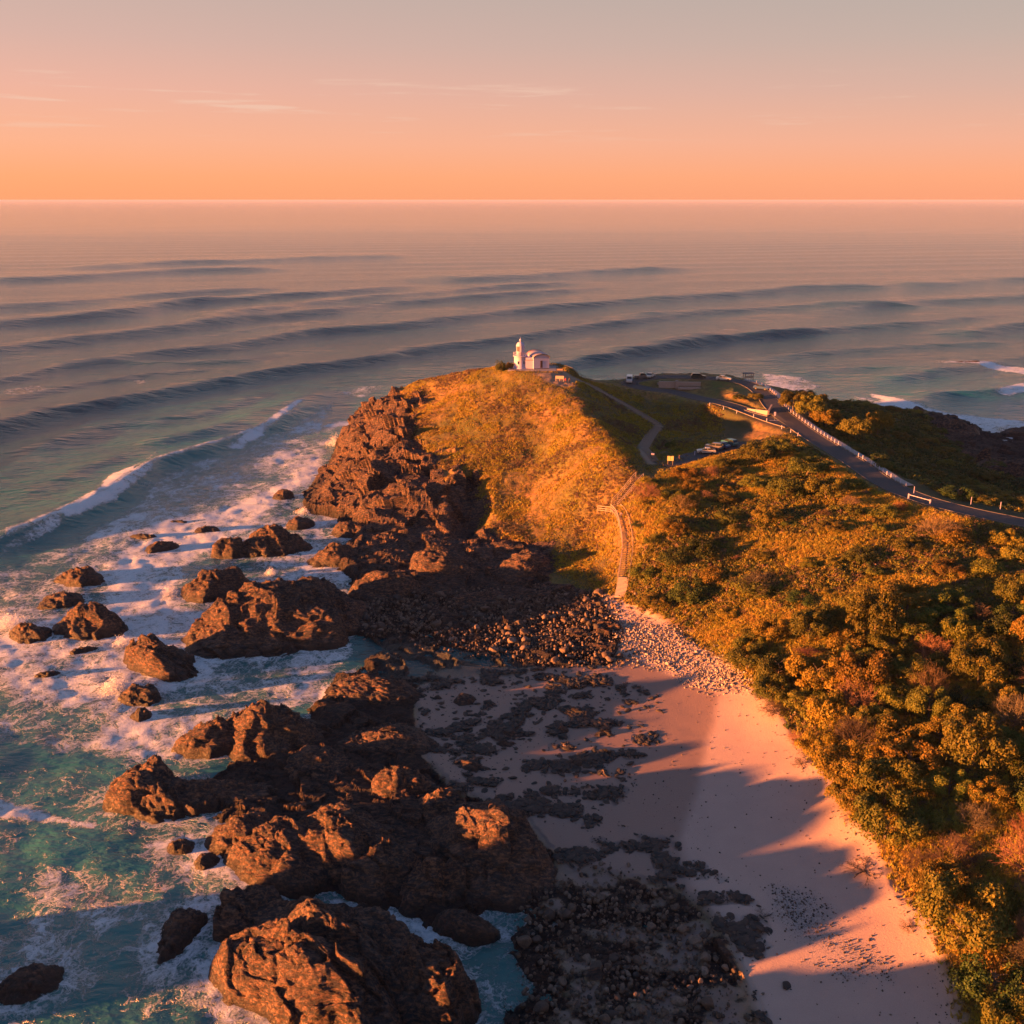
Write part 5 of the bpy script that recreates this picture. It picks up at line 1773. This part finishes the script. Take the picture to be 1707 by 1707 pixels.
ANCH = [(1039, 960, 'the foot of the staircase'), (1150, 995, 'the big round dark bush'), (1258, 990, 'the reddish dry thicket'), (1276, 872, 'the umbrella shaped tree'),
        (1345, 795, 'the large crown by the road'), (1530, 838, 'the boom gate'), (1425, 1250, 'the fan of bare twigs'), (1440, 1455, 'the fallen bare tree'),
        (1235, 1145, 'the end of the pale stone drift'), (1560, 895, 'the pinkish dry shrub'), (1513, 1000, 'the bright green bush'), (1690, 1010, 'the pale trunked tree'),
        (1530, 1440, 'the reddish edge bush'), (1350, 1100, 'the reddish brush'), (1600, 1250, 'the middle of the forest'), (1620, 1500, 'the lower forest'),
        (1515, 1545, 'the stranded root stump'), (1680, 1650, 'the bottom right corner'), (1470, 715, 'the isolated lit crown'), (1583, 716, 'the whaleback rock'), (1348, 700, 'the glowing orange trees'),
        (1618, 842, 'the bend guide post'), (1690, 790, 'the reef flat'), (640, 985, 'the dark rock hump'), (800, 1000, 'the long low dark rock'), (770, 1080, 'the tide pool'),
        (1030, 1090, 'the open sand'), (990, 1000, 'the shaded grass slope'), (920, 1430, 'the tall slab'), (1090, 1480, 'the lit band of sand'), (775, 1552, 'the dark triangular rock'),
        (950, 1680, 'the bottom edge of the beach'), (1230, 1620, 'the gravel hollow')]
ANCH = [(hit(a, b_), c_) for a, b_, c_ in ANCH]


def place(x, y):
    (ax, ay), nm = min(ANCH, key=lambda q: (q[0][0] - x) ** 2 + (q[0][1] - y) ** 2)
    dx, dy = x - ax, y - ay
    dd = math.hypot(dx, dy)
    if dd < 2.0:
        return 'right at ' + nm
    w_ = ('just ' if dd < 6 else 'well ' if dd > 13 else '')
    if abs(dx) > abs(dy) * 1.6:
        return w_ + ('right of ' if dx > 0 else 'left of ') + nm
    if abs(dy) > abs(dx) * 1.6:
        return w_ + ('behind ' if dy > 0 else 'in front of ') + nm
    return ('behind and ' if dy > 0 else 'in front and ') + ('right of ' if dx > 0 else 'left of ') + nm


def in_poly(x, y, P):
    return float(polydist(np.array([x]), np.array([y]), P)[0])


def scatter(zone_px, n, spacing, rad, kinds, labf, group, cat, hs=(.85, 1.15), seed=1):
    P_ = hits(zone_px)
    A = np.array(P_)
    rg = random.Random(seed)
    cnt = 0
    for _ in range(n * 40):
        if cnt >= n: break
        x, y = rg.uniform(A[:, 0].min(), A[:, 0].max()), rg.uniform(A[:, 1].min(), A[:, 1].max())
        if in_poly(x, y, P_) < 0: continue
        r_ = rg.uniform(*rad)
        if any((x - a) ** 2 + (y - b_) ** 2 < (spacing * (r_ + c_)) ** 2 for a, b_, c_ in PLANTED): continue
        if float(G(d_road)(x, y)) < r_ * .75 + 3.6 or float(G(d_park)(x, y)) < r_ * .8 + 3 or float(G(d_path)(x, y)) < r_ + 1.5: continue
        if float(g_sand(x, y)) > .4 or math.hypot(x, y) < 62: continue
        PLANTED.append((x, y, r_))
        k_ = rg.choice(kinds)
        plant(k_, x, y, r_, ('large ' if r_ > rad[0] + .66 * (rad[1] - rad[0]) else 'small ' if r_ < rad[0] + .33 * (rad[1] - rad[0]) else '') + labf(k_) + ' ' + place(x, y), group, cat, rg.uniform(*hs), sink=.15)
        cnt += 1
    return cnt


nt1 = scatter([(1225, 1105), (1330, 1040), (1450, 1000), (1560, 1030), (1760, 1010), (1800, 1800), (1620, 1800), (1590, 1640), (1500, 1490), (1425, 1370), (1330, 1225), (1260, 1150)], 95, .58, (2.6, 5.0),
              ['coastal_tree', 'coastal_tree', 'coastal_tree', 'rounded_shrub', 'dense_bush', 'coastal_tree', 'dry_shrub'], lambda k_: {'coastal_tree': 'bushy coastal tree', 'rounded_shrub': 'rounded shrub',
                                                                                                    'dense_bush': 'dark dense bush', 'dry_shrub': 'twiggy dry shrub'}[k_],
              'trees and shrubs above the beach', 'tree', (.95, 1.45), 3)
nt2 = scatter([(1065, 840), (1130, 790), (1240, 765), (1420, 820), (1560, 870), (1760, 920), (1760, 1010), (1560, 1030), (1450, 1000), (1330, 1040), (1225, 1100), (1060, 990)], 62, .80, (1.0, 3.4),
              ['rounded_shrub', 'rounded_shrub', 'dry_shrub', 'coastal_tree', 'dense_bush'], lambda k_: {'coastal_tree': 'small coastal tree', 'rounded_shrub': 'low rounded shrub',
                                                                                    'dense_bush': 'dark low bush', 'dry_shrub': 'dry twiggy shrub'}[k_],
              'scrub on the lit slope', 'bush', (.7, 1.0), 4)
nt3 = scatter([(1300, 632), (1420, 640), (1540, 695), (1600, 745), (1680, 790), (1780, 800), (1780, 870), (1600, 840), (1480, 800), (1350, 700)], 95, .72, (2.2, 3.8),
              ['coastal_tree', 'rounded_shrub', 'dense_bush'], lambda k_: {'coastal_tree': 'shaded coastal tree', 'rounded_shrub': 'shaded rounded shrub',
                                                                          'dense_bush': 'dark dense bush'}[k_], 'shaded scrub between road and reef', 'bush', (.6, .85), 5)
for ks_, l_ in TPL.items():
    for i_, o_ in enumerate(l_):
        if (ks_, i_) not in used_tpl:
            for c_ in list(o_.children): bpy.data.objects.remove(c_)
            bpy.data.objects.remove(o_)
print('trees', nt1, nt2, nt3)


# ------------------------------------------------------------------ things scattered as one mass
def mass(name, pts, rot, scl, temps, seed, kind='stuff'):
    me = bpy.data.meshes.new(name)
    me.from_pydata([tuple(p) for p in pts], [], [])
    a = me.attributes.new('rot', 'FLOAT_VECTOR', 'POINT')
    a.data.foreach_set('vector', np.asarray(rot, np.float32).ravel())
    a = me.attributes.new('scl', 'FLOAT_VECTOR', 'POINT')
    a.data.foreach_set('vector', np.asarray(scl, np.float32).ravel())
    a = me.attributes.new('pick', 'INT', 'POINT')
    a.data.foreach_set('value', np.random.default_rng(seed).integers(0, len(temps), len(pts)).astype(np.int32))
    o = bpy.data.objects.new(name, me)
    C.objects.link(o)
    col_ = bpy.data.collections.new(name + '_source')
    for t_ in temps: col_.objects.link(t_)
    ng = bpy.data.node_groups.new(name, 'GeometryNodeTree')
    ng.interface.new_socket('Geometry', in_out='INPUT', socket_type='NodeSocketGeometry')
    ng.interface.new_socket('Geometry', in_out='OUTPUT', socket_type='NodeSocketGeometry')
    N = ng.nodes
    gi, go = N.new('NodeGroupInput'), N.new('NodeGroupOutput')
    ci = N.new('GeometryNodeCollectionInfo')
    ci.inputs['Collection'].default_value = col_
    ci.inputs['Separate Children'].default_value = True
    ci.inputs['Reset Children'].default_value = True
    ip = N.new('GeometryNodeInstanceOnPoints')
    ip.inputs['Pick Instance'].default_value = True
    def na(nm, ty):
        q = N.new('GeometryNodeInputNamedAttribute')
        q.data_type = ty
        q.inputs[0].default_value = nm
        return [s_ for s_ in q.outputs if s_.enabled][0]
    lk = ng.links.new
    lk(gi.outputs[0], ip.inputs['Points'])
    lk(ci.outputs[0], ip.inputs['Instance'])
    lk(na('pick', 'INT'), ip.inputs['Instance Index'])
    e2r = N.new('FunctionNodeEulerToRotation')
    lk(na('rot', 'FLOAT_VECTOR'), e2r.inputs[0])
    lk(e2r.outputs[0], ip.inputs['Rotation'])
    lk(na('scl', 'FLOAT_VECTOR'), ip.inputs['Scale'])
    lk(ip.outputs[0], go.inputs[0])
    m_ = o.modifiers.new('scatter', 'NODES')
    m_.node_group = ng
    return tag(o, kind=kind)


def sample(fn, n, box, seed):
    """random ground points with probability fn(x, y)"""
    rg = np.random.default_rng(seed)
    out = np.zeros((0, 2))
    while len(out) < n:
        x = rg.uniform(box[0], box[1], n * 2)
        y = rg.uniform(box[2], box[3], n * 2)
        m_ = rg.uniform(size=n * 2) < fn(x, y)
        out = np.concatenate([out, np.stack([x[m_], y[m_]], 1)])
        if len(out) == 0 and m_.sum() == 0: break
    return out[:n]


# boulders
def boulder_mesh(seed):
    import bmesh
    bm_ = bmesh.new()
    bmesh.ops.create_icosphere(bm_, subdivisions=3, radius=1.0)
    v = np.array([q.co[:] for q in bm_.verts])
    f = np.array([[q.index for q in fc.verts] for fc in bm_.faces])
    bm_.free()
    rg = np.random.default_rng(seed)
    for _ in range(14):                                # cut flat faces
        d = rg.normal(size=3)
        d /= np.linalg.norm(d)
        c_ = rg.uniform(.55, .85)
        t_ = v @ d
        v = v - np.outer(np.clip(t_ - c_, 0, 1) * .92, d)
    v *= np.array([1.0, rg.uniform(.65, .95), rg.uniform(.5, .75)])
    v += fbm(v + seed, .5, 2, seed)[:, None] * .05
    return v, f


M_boul, t = mat_new("boulder_stone")
gp = t.n('ShaderNodeNewGeometry').outputs['Position']
oi = t.n('ShaderNodeObjectInfo')
bc = t.ramp(oi.outputs['Random'], [(0, (.028, .027, .028)), (.3, (.07, .05, .038)), (.6, (.13, .088, .062)), (1, (.22, .165, .13))])
bn = t.noise(gp, 3.5, 5, .65)
bc = t.mix(t.ramp(bn.outputs[0], [(.35, .6), (.6, 0)]), bc, (.03, .026, .024))
bp = t.n('ShaderNodeBump', {'Height': bn.outputs[0], 'Strength': .8, 'Distance': .08})
b = t.n('ShaderNodeBsdfPrincipled', {'Base Color': bc, 'Roughness': .8, 'Normal': bp.outputs[0]})
t.n('ShaderNodeOutputMaterial', {0: b.outputs[0]})
M_pale = M_boul.copy()
M_pale.name = 'pale_beach_stone'
for nd in M_pale.node_tree.nodes:
    if nd.type == 'VALTORGB' and len(nd.color_ramp.elements) == 4:
        for e, c_ in zip(nd.color_ramp.elements, [(.10, .10, .11), (.24, .20, .18), (.38, .31, .27), (.50, .43, .38)]):
            e.color = (*c_, 1)
B_ME = []
for k in range(7):
    v, f = boulder_mesh(40 + k)
    o = link_mesh('boulder', v, f, M_boul)
    C.objects.unlink(o)
    B_ME.append(o)
B_PA = []
for o in B_ME:
    q = o.copy()
    q.data = o.data.copy()
    q.data.materials.clear()
    q.data.materials.append(M_pale)
    B_PA.append(q)

M_dk = M_boul.copy()
M_dk.name = 'dark_reef_stone'
for nd in M_dk.node_tree.nodes:
    if nd.type == 'VALTORGB' and len(nd.color_ramp.elements) == 4:
        for e, c_ in zip(nd.color_ramp.elements, [(.014, .016, .016), (.022, .022, .022), (.035, .030, .027), (.06, .045, .036)]):
            e.color = (*c_, 1)
B_DK = []
for o in B_ME:
    q = o.copy()
    q.data = o.data.copy()
    q.data.materials.clear()
    q.data.materials.append(M_dk)
    B_DK.append(q)

zonesB = [
    ([(590, 1010), (700, 990), (900, 985), (1000, 985), (1030, 1015), (1010, 1060), (1040, 1100), (930, 1105), (800, 1095), (700, 1060), (600, 1050)], 150, (.45, 1.15), 'brown angular boulder', 'boulders between rock shelf and stairs', B_ME, 11),
    ([(1020, 1030), (1100, 1050), (1180, 1095), (1235, 1145), (1170, 1135), (1080, 1100), (1040, 1070)], 50, (.28, .62), 'pale angular stone', 'pale stones at the back of the beach', B_PA, 12),
    ([(900, 1440), (1010, 1465), (1110, 1490), (1180, 1560), (1240, 1660), (1240, 1760), (860, 1760), (880, 1640), (860, 1560)], 85, (.35, 1.0), 'dark wet boulder', 'boulders at the bottom of the beach', B_ME, 13),
]
nbo = 0
for zp, n, (s0, s1), lab, grp, temps, sd in zonesB:
    PZ = hits(zp)
    A = np.array(PZ)
    rg = random.Random(sd)
    k = 0
    while k < n:
        x, y = rg.uniform(A[:, 0].min(), A[:, 0].max()), rg.uniform(A[:, 1].min(), A[:, 1].max())
        if in_poly(x, y, PZ) < 0: continue
        o = rg.choice(temps).copy()
        C.objects.link(o)
        r_ = s0 + (s1 - s0) * rg.random() ** 2.2
        o.location = (x, y, zt(x, y) + r_ * .2)
        o.rotation_euler = (rg.uniform(-.3, .3), rg.uniform(-.3, .3), rg.uniform(0, 6.28))
        o.scale = (r_, r_, r_ * rg.uniform(.8, 1.2))
        tag(o, ('large ' if r_ > s0 + .5 * (s1 - s0) else 'small ' if r_ < s0 + .15 * (s1 - s0) else '') + lab + ' ' + place(x, y), 'boulder', grp)
        k += 1
        nbo += 1
PZs = [mask(z[0], 6.0, 3.0, 70 + i) for i, z in enumerate(zonesB)]
def rand_rot(n, seed, tilt=3.14):
    rg = np.random.default_rng(seed)
    return np.stack([rg.uniform(-tilt, tilt, n), rg.uniform(-tilt, tilt, n), rg.uniform(0, 6.28, n)], 1)
def iso(sz):
    return np.stack([sz, sz, sz], 1)
small = np.maximum(PZs[0], PZs[2])
pt = sample(G(small), 9000, (-40, 60, 58, 215), 21)
szz = .10 + .34 * np.random.default_rng(3).random(len(pt)) ** 3
mass('loose_stones', np.stack([pt[:, 0], pt[:, 1], hz(pt[:, 0], pt[:, 1]) + szz * .25], 1), rand_rot(len(pt), 4), iso(szz), B_ME, 5)
pt = sample(G(PZs[1]), 4200, (10, 60, 120, 180), 22)
szz = .07 + .24 * np.random.default_rng(6).random(len(pt)) ** 2.5
mass('pale_stones', np.stack([pt[:, 0], pt[:, 1], hz(pt[:, 0], pt[:, 1]) + szz * .3], 1), rand_rot(len(pt), 7), iso(szz), [o.copy() for o in B_PA], 8)
edge_w = np.clip((blur(1 - m_sand, 3) - .12) * 2.5, 0, 1) * m_sand * (GXX > 28)
pebw = m_pebble * (1 - PZs[1]) + m_patch * .5 + .015 * m_sand + edge_w * .35 * (pr > -.1)
pt = sample(G(np.clip(pebw, 0, 1)), 7000, (-20, 75, 58, 180), 23)
szz = .04 + .12 * np.random.default_rng(9).random(len(pt)) ** 2.5
mass('beach_pebbles', np.stack([pt[:, 0], pt[:, 1], hz(pt[:, 0], pt[:, 1]) + szz * .2], 1), rand_rot(len(pt), 10), iso(szz), [o.copy() for o in B_ME], 11)

pt = sample(G(np.clip(m_patch * 1.2 + .02 * m_patch_zone, 0, 1)), 9000, (-30, 60, 58, 190), 24)
szz = .10 + .5 * np.random.default_rng(12).random(len(pt)) ** 3
sc3 = np.stack([szz * 1.4, szz, szz * .5], 1)
mass('reef_rubble', np.stack([pt[:, 0], pt[:, 1], hz(pt[:, 0], pt[:, 1]) + szz * .1], 1), rand_rot(len(pt), 13, .25), sc3, [o.copy() for o in B_DK], 14)

# grass on the hill, scrub litter on the slopes
def tuft(seed, n, h, spread, mat, name='grass_tuft'):
    rg = np.random.default_rng(seed)
    V, Fc = [], []
    for k in range(n):
        a = rg.uniform(0, 6.28)
        p = np.array([math.cos(a), math.sin(a), 0]) * rg.uniform(0, spread)
        d = np.array([rg.normal() * .45, rg.normal() * .45, 1.0]) * h * rg.uniform(.6, 1.2)
        s_ = np.array([-math.sin(a), math.cos(a), 0]) * spread * .28
        b_ = len(V)
        V += [p - s_, p + s_, p + d]
        Fc.append((b_, b_ + 1, b_ + 2))
    o = link_mesh(name, np.array(V), np.array(Fc), mat)
    C.objects.unlink(o)
    return o


def clump(seed, mat, n=60):
    rg = np.random.default_rng(seed)
    v_ = rg.normal(size=(n, 3))
    v_ /= np.linalg.norm(v_, axis=1)[:, None]
    v_[:, 2] = np.abs(v_[:, 2])
    c_ = v_ * rg.uniform(.6, 1.0, (n, 1)) * np.array([1, 1, .7])
    V, Fq = quads(c_, v_ + rg.normal(size=(n, 3)) * .5, .17, rg)
    o = link_mesh('leaf_clump', V, Fq, mat)
    C.objects.unlink(o)
    return o


hill_px = [(600, 650), (700, 625), (820, 600), (960, 625), (1050, 640), (1200, 680), (1200, 740), (1060, 800), (1030, 900), (1020, 990), (960, 980), (900, 910), (780, 900), (740, 800), (690, 740), (650, 690)]
m_hill = mask(hill_px, 3.0) * (1 - mask([(890, 622), (935, 622), (965, 632), (960, 648), (935, 645), (905, 634)], 1.5)) * (1 - m_rock) * np.clip((d_path - 1.2), 0, 1) * np.clip((dpad - 7) / 2, 0, 1) * np.clip((d_road - 4) / 2, 0, 1)
pt = sample(G(m_hill), 95000, (-60, 75, 165, 335), 31)
rg = np.random.default_rng(32)
sz = rg.uniform(.5, 1.25, len(pt)) * (.7 + .6 * (fbm(np.stack([pt[:, 0], pt[:, 1], pt[:, 0] * 0], 1), 6.0, 3, 33) > .05))
mass('hill_grass', np.stack([pt[:, 0], pt[:, 1], hz(pt[:, 0], pt[:, 1]) - .03], 1), rand_rot(len(pt), 34, .25), iso(sz), [tuft(k, 10, .27, .20, M_grassb) for k in range(4)], 35)
low = fbm(p3, 9.0, 4, 36).reshape(GXX.shape)
pt = sample(G(m_hill * np.clip((low + .02) * 4, .03, 1)), 8500, (-60, 75, 165, 335), 37)
sz = rg.uniform(.22, .62, len(pt))
M_heath = leaf_mat("heath_leaf", (.13, .08, .055), (.10, .085, .03), (.19, .12, .07))
mass('hill_heath', np.stack([pt[:, 0], pt[:, 1], hz(pt[:, 0], pt[:, 1]) - .05], 1), rand_rot(len(pt), 38, .3), iso(sz), [clump(50 + k, M_heath, 50) for k in range(3)], 39)
slope_px = [(1035, 1010), (1060, 900), (1050, 850), (1110, 785), (1240, 740), (1320, 725), (1480, 815), (1560, 850), (1760, 890), (1800, 1300), (1800, 1800), (1610, 1800), (1590, 1640), (1500, 1480), (1425, 1365), (1340, 1220), (1240, 1120), (1130, 1040)]
m_slope = mask(slope_px, 3.0) * (1 - m_sand) * np.clip((d_road - 3.8) / 1.5, 0, 1) * np.clip((d_park - 3.2) / 1.5, 0, 1) * np.clip(d_path - 1.2, 0, 1)
pt = sample(G(m_slope * np.clip(.2 + low * 3.2, .02, 1)), 22000, (10, 150, 62, 260), 41)
sz = .25 + .65 * rg.random(len(pt)) ** 1.5
mass('undergrowth', np.stack([pt[:, 0], pt[:, 1], hz(pt[:, 0], pt[:, 1]) - .08], 1), rand_rot(len(pt), 42, .4), iso(sz), [clump(70, M_leaf), clump(71, M_leaf), clump(72, M_heath), clump(73, M_leafd), clump(74, M_leaf)], 43)
pt = sample(G(m_slope * np.clip(.55 - low * 2.2, .05, 1)), 50000, (10, 150, 62, 260), 44)
sz = rg.uniform(.6, 1.5, len(pt))
mass('slope_grass', np.stack([pt[:, 0], pt[:, 1], hz(pt[:, 0], pt[:, 1]) - .03], 1), rand_rot(len(pt), 45, .25), iso(sz), [tuft(20 + k, 10, .38, .20, M_grassb) for k in range(4)], 46)
m_east = mask([(1290, 636), (1420, 640), (1550, 695), (1640, 770), (1780, 790), (1780, 880), (1600, 842), (1480, 800), (1350, 700)], 3.0) * np.clip((d_road - 7) / 1.5, 0, 1) * (1 - m_rock)
pt = sample(G(m_east), 12000, (50, 240, 150, 350), 47)
sz = .4 + .9 * rg.random(len(pt)) ** 1.5
mass('shaded_undergrowth', np.stack([pt[:, 0], pt[:, 1], hz(pt[:, 0], pt[:, 1]) - .1], 1), rand_rot(len(pt), 48, .4), iso(sz), [clump(80, M_leafd), clump(81, M_leafd), clump(82, M_leaf)], 49)

# driftwood and fallen branches on the beach
for k, (px, py, sc_, rz_, lab, full) in enumerate([
        (1440, 1455, 2.8, 200, 'fallen bare tree with fine dark branches lying on the sand', 1), (1335, 1275, 1.6, 170, 'tangle of dark driftwood under the forest edge', 1),
        (1320, 1215, 1.2, 150, 'dark snag of driftwood at the top of the open sand', 1), (1515, 1545, 1.3, 190, 'dark root stump stranded on the lower beach', 1),
        (1275, 1530, 1.6, 10, 'reddish driftwood branch beside the gravel hollow', 0)]):
    x, y = hit(px, py)
    V, Fq = twig_mesh(600 + k, 1.0, .35, 12 if full else 4)
    d = thing('driftwood', lab, 'driftwood', (x, y, zt(x, y)), R(rz_))
    lg = MB().bar((-.1, 0, .05), (.5, .1, .08), .07, .07, 7).bar((.3, .05, .06), (.7, .25, .1), .04, .04, 6)
    link_mesh('branches', V * sc_, Fq, M_drift, d)
    lg.v = [(a * sc_, b_ * sc_, c_ * sc_ * .6) for a, b_, c_ in lg.v]
    lg.build('log', M_drift, d)

# ------------------------------------------------------------------ sea air: one even pale haze box round everything
hzv = 46000.0
hb = MB().box(-hzv, hzv, -200, 84000, -9, 77.5).build('haze', None)
mh_ = bpy.data.materials.new('sea_haze')
mh_.use_nodes = True
th_ = NT(mh_.node_tree)
vol = th_.n('ShaderNodeVolumePrincipled', {'Color': (.42, .52, .88), 'Density': 3.2e-5, 'Anisotropy': 0.0})
th_.n('ShaderNodeOutputMaterial', {'Volume': vol.outputs[0]})
hb.data.materials.append(mh_)
tag(hb, kind='stuff')

# ------------------------------------------------------------------ bursts of spray where waves strike the rocks
M_spray = simple("spray_water", (.80, .80, .82), .6, var=.03)
sp_o = MB().add([(1, 0, 0), (-.5, .87, 0), (-.5, -.87, 0), (0, 0, 1.2), (0, 0, -1.2)], [(0, 1, 3), (1, 2, 3), (2, 0, 3), (1, 0, 4), (2, 1, 4), (0, 2, 4)]).build('drop', M_spray)
C.objects.unlink(sp_o)
rg = np.random.default_rng(77)
pts = []
for px, py, rad, hh, n_ in [(192, 1150, 2.2, 2.6, 2600), (15, 1045, 3.0, 3.0, 2600), (560, 742, 3.2, 3.5, 2600), (283, 993, 2.0, 2.4, 1500), (225, 808, 5.0, .8, 1800), (295, 1555, 1.6, 1.2, 1200), (205, 1075, 1.8, 1.6, 1200),
                            (545, 815, 2.2, 1.8, 1200), (505, 855, 2.0, 1.4, 1000), (650, 1490, 1.2, .8, 500), (452, 958, 1.2, 1.6, 800), (500, 672, 5.0, .7, 1200)]:
    X0, Y0 = at(px, py)
    d_ = rg.normal(size=(n_, 2)) * rad * .45
    h_ = np.abs(rg.normal(size=n_)) * hh * .45 * np.exp(-(d_ ** 2).sum(1) / rad ** 2)
    pts.append(np.stack([X0 + d_[:, 0], Y0 + d_[:, 1], .1 + h_], 1))
pts = np.concatenate(pts)
mass('wave_spray', pts, rand_rot(len(pts), 78), iso(.03 + .07 * rg.random(len(pts)) ** 2), [sp_o], 79)
